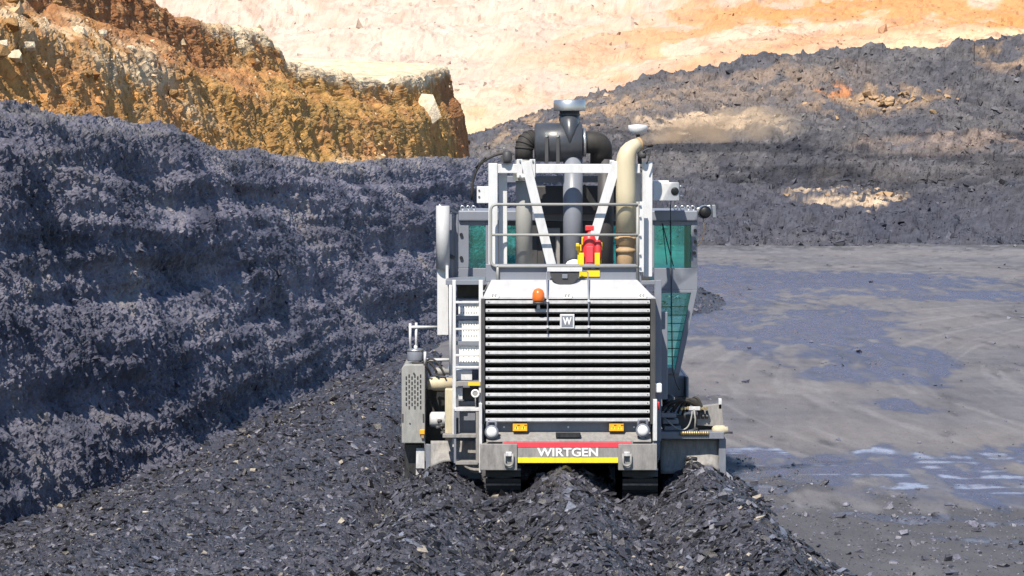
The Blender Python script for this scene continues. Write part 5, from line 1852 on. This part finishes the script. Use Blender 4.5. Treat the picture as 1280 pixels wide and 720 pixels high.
mb = MB(); mb.box(-1.2, 1.2, 11.5, 12.1, 1.3, 2.2); mb.build('front_counterweight', 'grey', m, 0.05)

# fire extinguisher held in a yellow bracket on the deck ---------------------------------------------
ed = 0.55
br = MB()
rect(br, 722, 306, 727, 346, ed + 0.03, ed + 0.12)
rect(br, 747, 306, 752, 346, ed + 0.03, ed + 0.12)
rect(br, 724, 338, 750, 346, ed - 0.15, ed + 0.16)
rect(br, 724, 316, 730, 336.5, ed - 0.13, ed - 0.11)
rect(br, 743.5, 316, 750, 336.5, ed - 0.13, ed - 0.11)
rect(br, 727, 296, 737, 306, ed - 0.02, ed + 0.02)
rect(br, 720, 304, 724, 313, ed - 0.02, ed + 0.05)
rect(br, 748, 303, 753, 313, ed - 0.02, ed + 0.05)
br.build('extinguisher_bracket', 'yellow', m, 0.006)
ext = bpy.data.objects.new('fire_extinguisher', None)
col.objects.link(ext)
p0 = pt(737, 338, ed) + Vector((MX, MY, 0))
ext.location = p0
tag(ext, 'red fire extinguisher in the yellow bracket on the machine deck behind the guard rail', 'extinguisher')
H_ = (338 - 292) / 86.0
MB().lathe((0, 0.0, 0), [(0.03, 0.0), (0.1, 0.006), (0.105, 0.03), (0.105, H_ - 0.08), (0.085, H_ - 0.02), (0.04, H_ + 0.02), (0.035, H_ + 0.05)], 26).build('cylinder', 'red', ext)
MB().box(-0.065, 0.065, -0.05, 0.05, H_ + 0.05, H_ + 0.13).build('valve_head', 'red', ext, 0.012)
MB().box(-0.05, 0.05, -0.112, -0.095, 0.12, 0.36).build('front_strap', 'redband', ext, 0.008)
MB().lathe((0.12, -0.03, 0.15), [(0.05, 0.0), (0.055, 0.02), (0.055, 0.26), (0.03, 0.3)], 16).build('side_cartridge', 'red', ext)
MB().lathe((0.0, -0.11, 0.06), [(0.03, 0), (0.03, -0.02)], 12, 'Y').build('gauge', 'rust', ext)

# brown exhaust smoke drifting from the stack ----------------------------------------------------------
def smoke():
    mat = bpy.data.materials.new('smoke')
    mat.use_nodes = True
    nt = mat.node_tree
    for n in list(nt.nodes):
        nt.nodes.remove(n)
    o = N(nt, 'ShaderNodeOutputMaterial')
    v = N(nt, 'ShaderNodeVolumePrincipled')
    v.inputs['Color'].default_value = (0.80, 0.62, 0.45, 1)
    tc = N(nt, 'ShaderNodeTexCoord')
    nn = noise_node(nt, 2.2, 5, 0.6, tc.outputs['Object'])
    sep = N(nt, 'ShaderNodeSeparateXYZ')
    nt.links.new(tc.outputs['Generated'], sep.inputs[0])
    r = ramp(nt, sep.outputs[0], [(0.0, (1, 1, 1)), (0.35, (0.45, 0.45, 0.45)), (1.0, (0, 0, 0))])
    r2 = ramp(nt, nn.outputs[0], [(0.38, (0, 0, 0)), (0.7, (1, 1, 1))])
    mu = N(nt, 'ShaderNodeMath', operation='MULTIPLY')
    nt.links.new(r.outputs[0], mu.inputs[0])
    nt.links.new(r2.outputs[0], mu.inputs[1])
    m2 = N(nt, 'ShaderNodeMath', operation='MULTIPLY')
    nt.links.new(mu.outputs[0], m2.inputs[0])
    m2.inputs[1].default_value = 12.0
    nt.links.new(m2.outputs[0], v.inputs['Density'])
    nt.links.new(v.outputs[0], o.inputs['Volume'])
    M['smoke'] = mat
    a = pt(799, 177, 0.72) + Vector((MX, MY, 0))
    pts = [a + Vector((0.0, 0, 0)), a + Vector((0.3, 0.15, 0.09)), a + Vector((0.7, 0.4, 0.17)), a + Vector((1.3, 0.8, 0.24)), a + Vector((2.0, 1.3, 0.3)), a + Vector((2.5, 1.65, 0.33)), a + Vector((2.8, 1.85, 0.34))]
    o = MB().tube(pts, [0.07, 0.13, 0.19, 0.26, 0.28, 0.2, 0.01], 18).build('exhaust_smoke', 'smoke')
    tag(o, 'brown exhaust smoke drifting right from the cream stack', 'smoke', kind='stuff')


smoke()
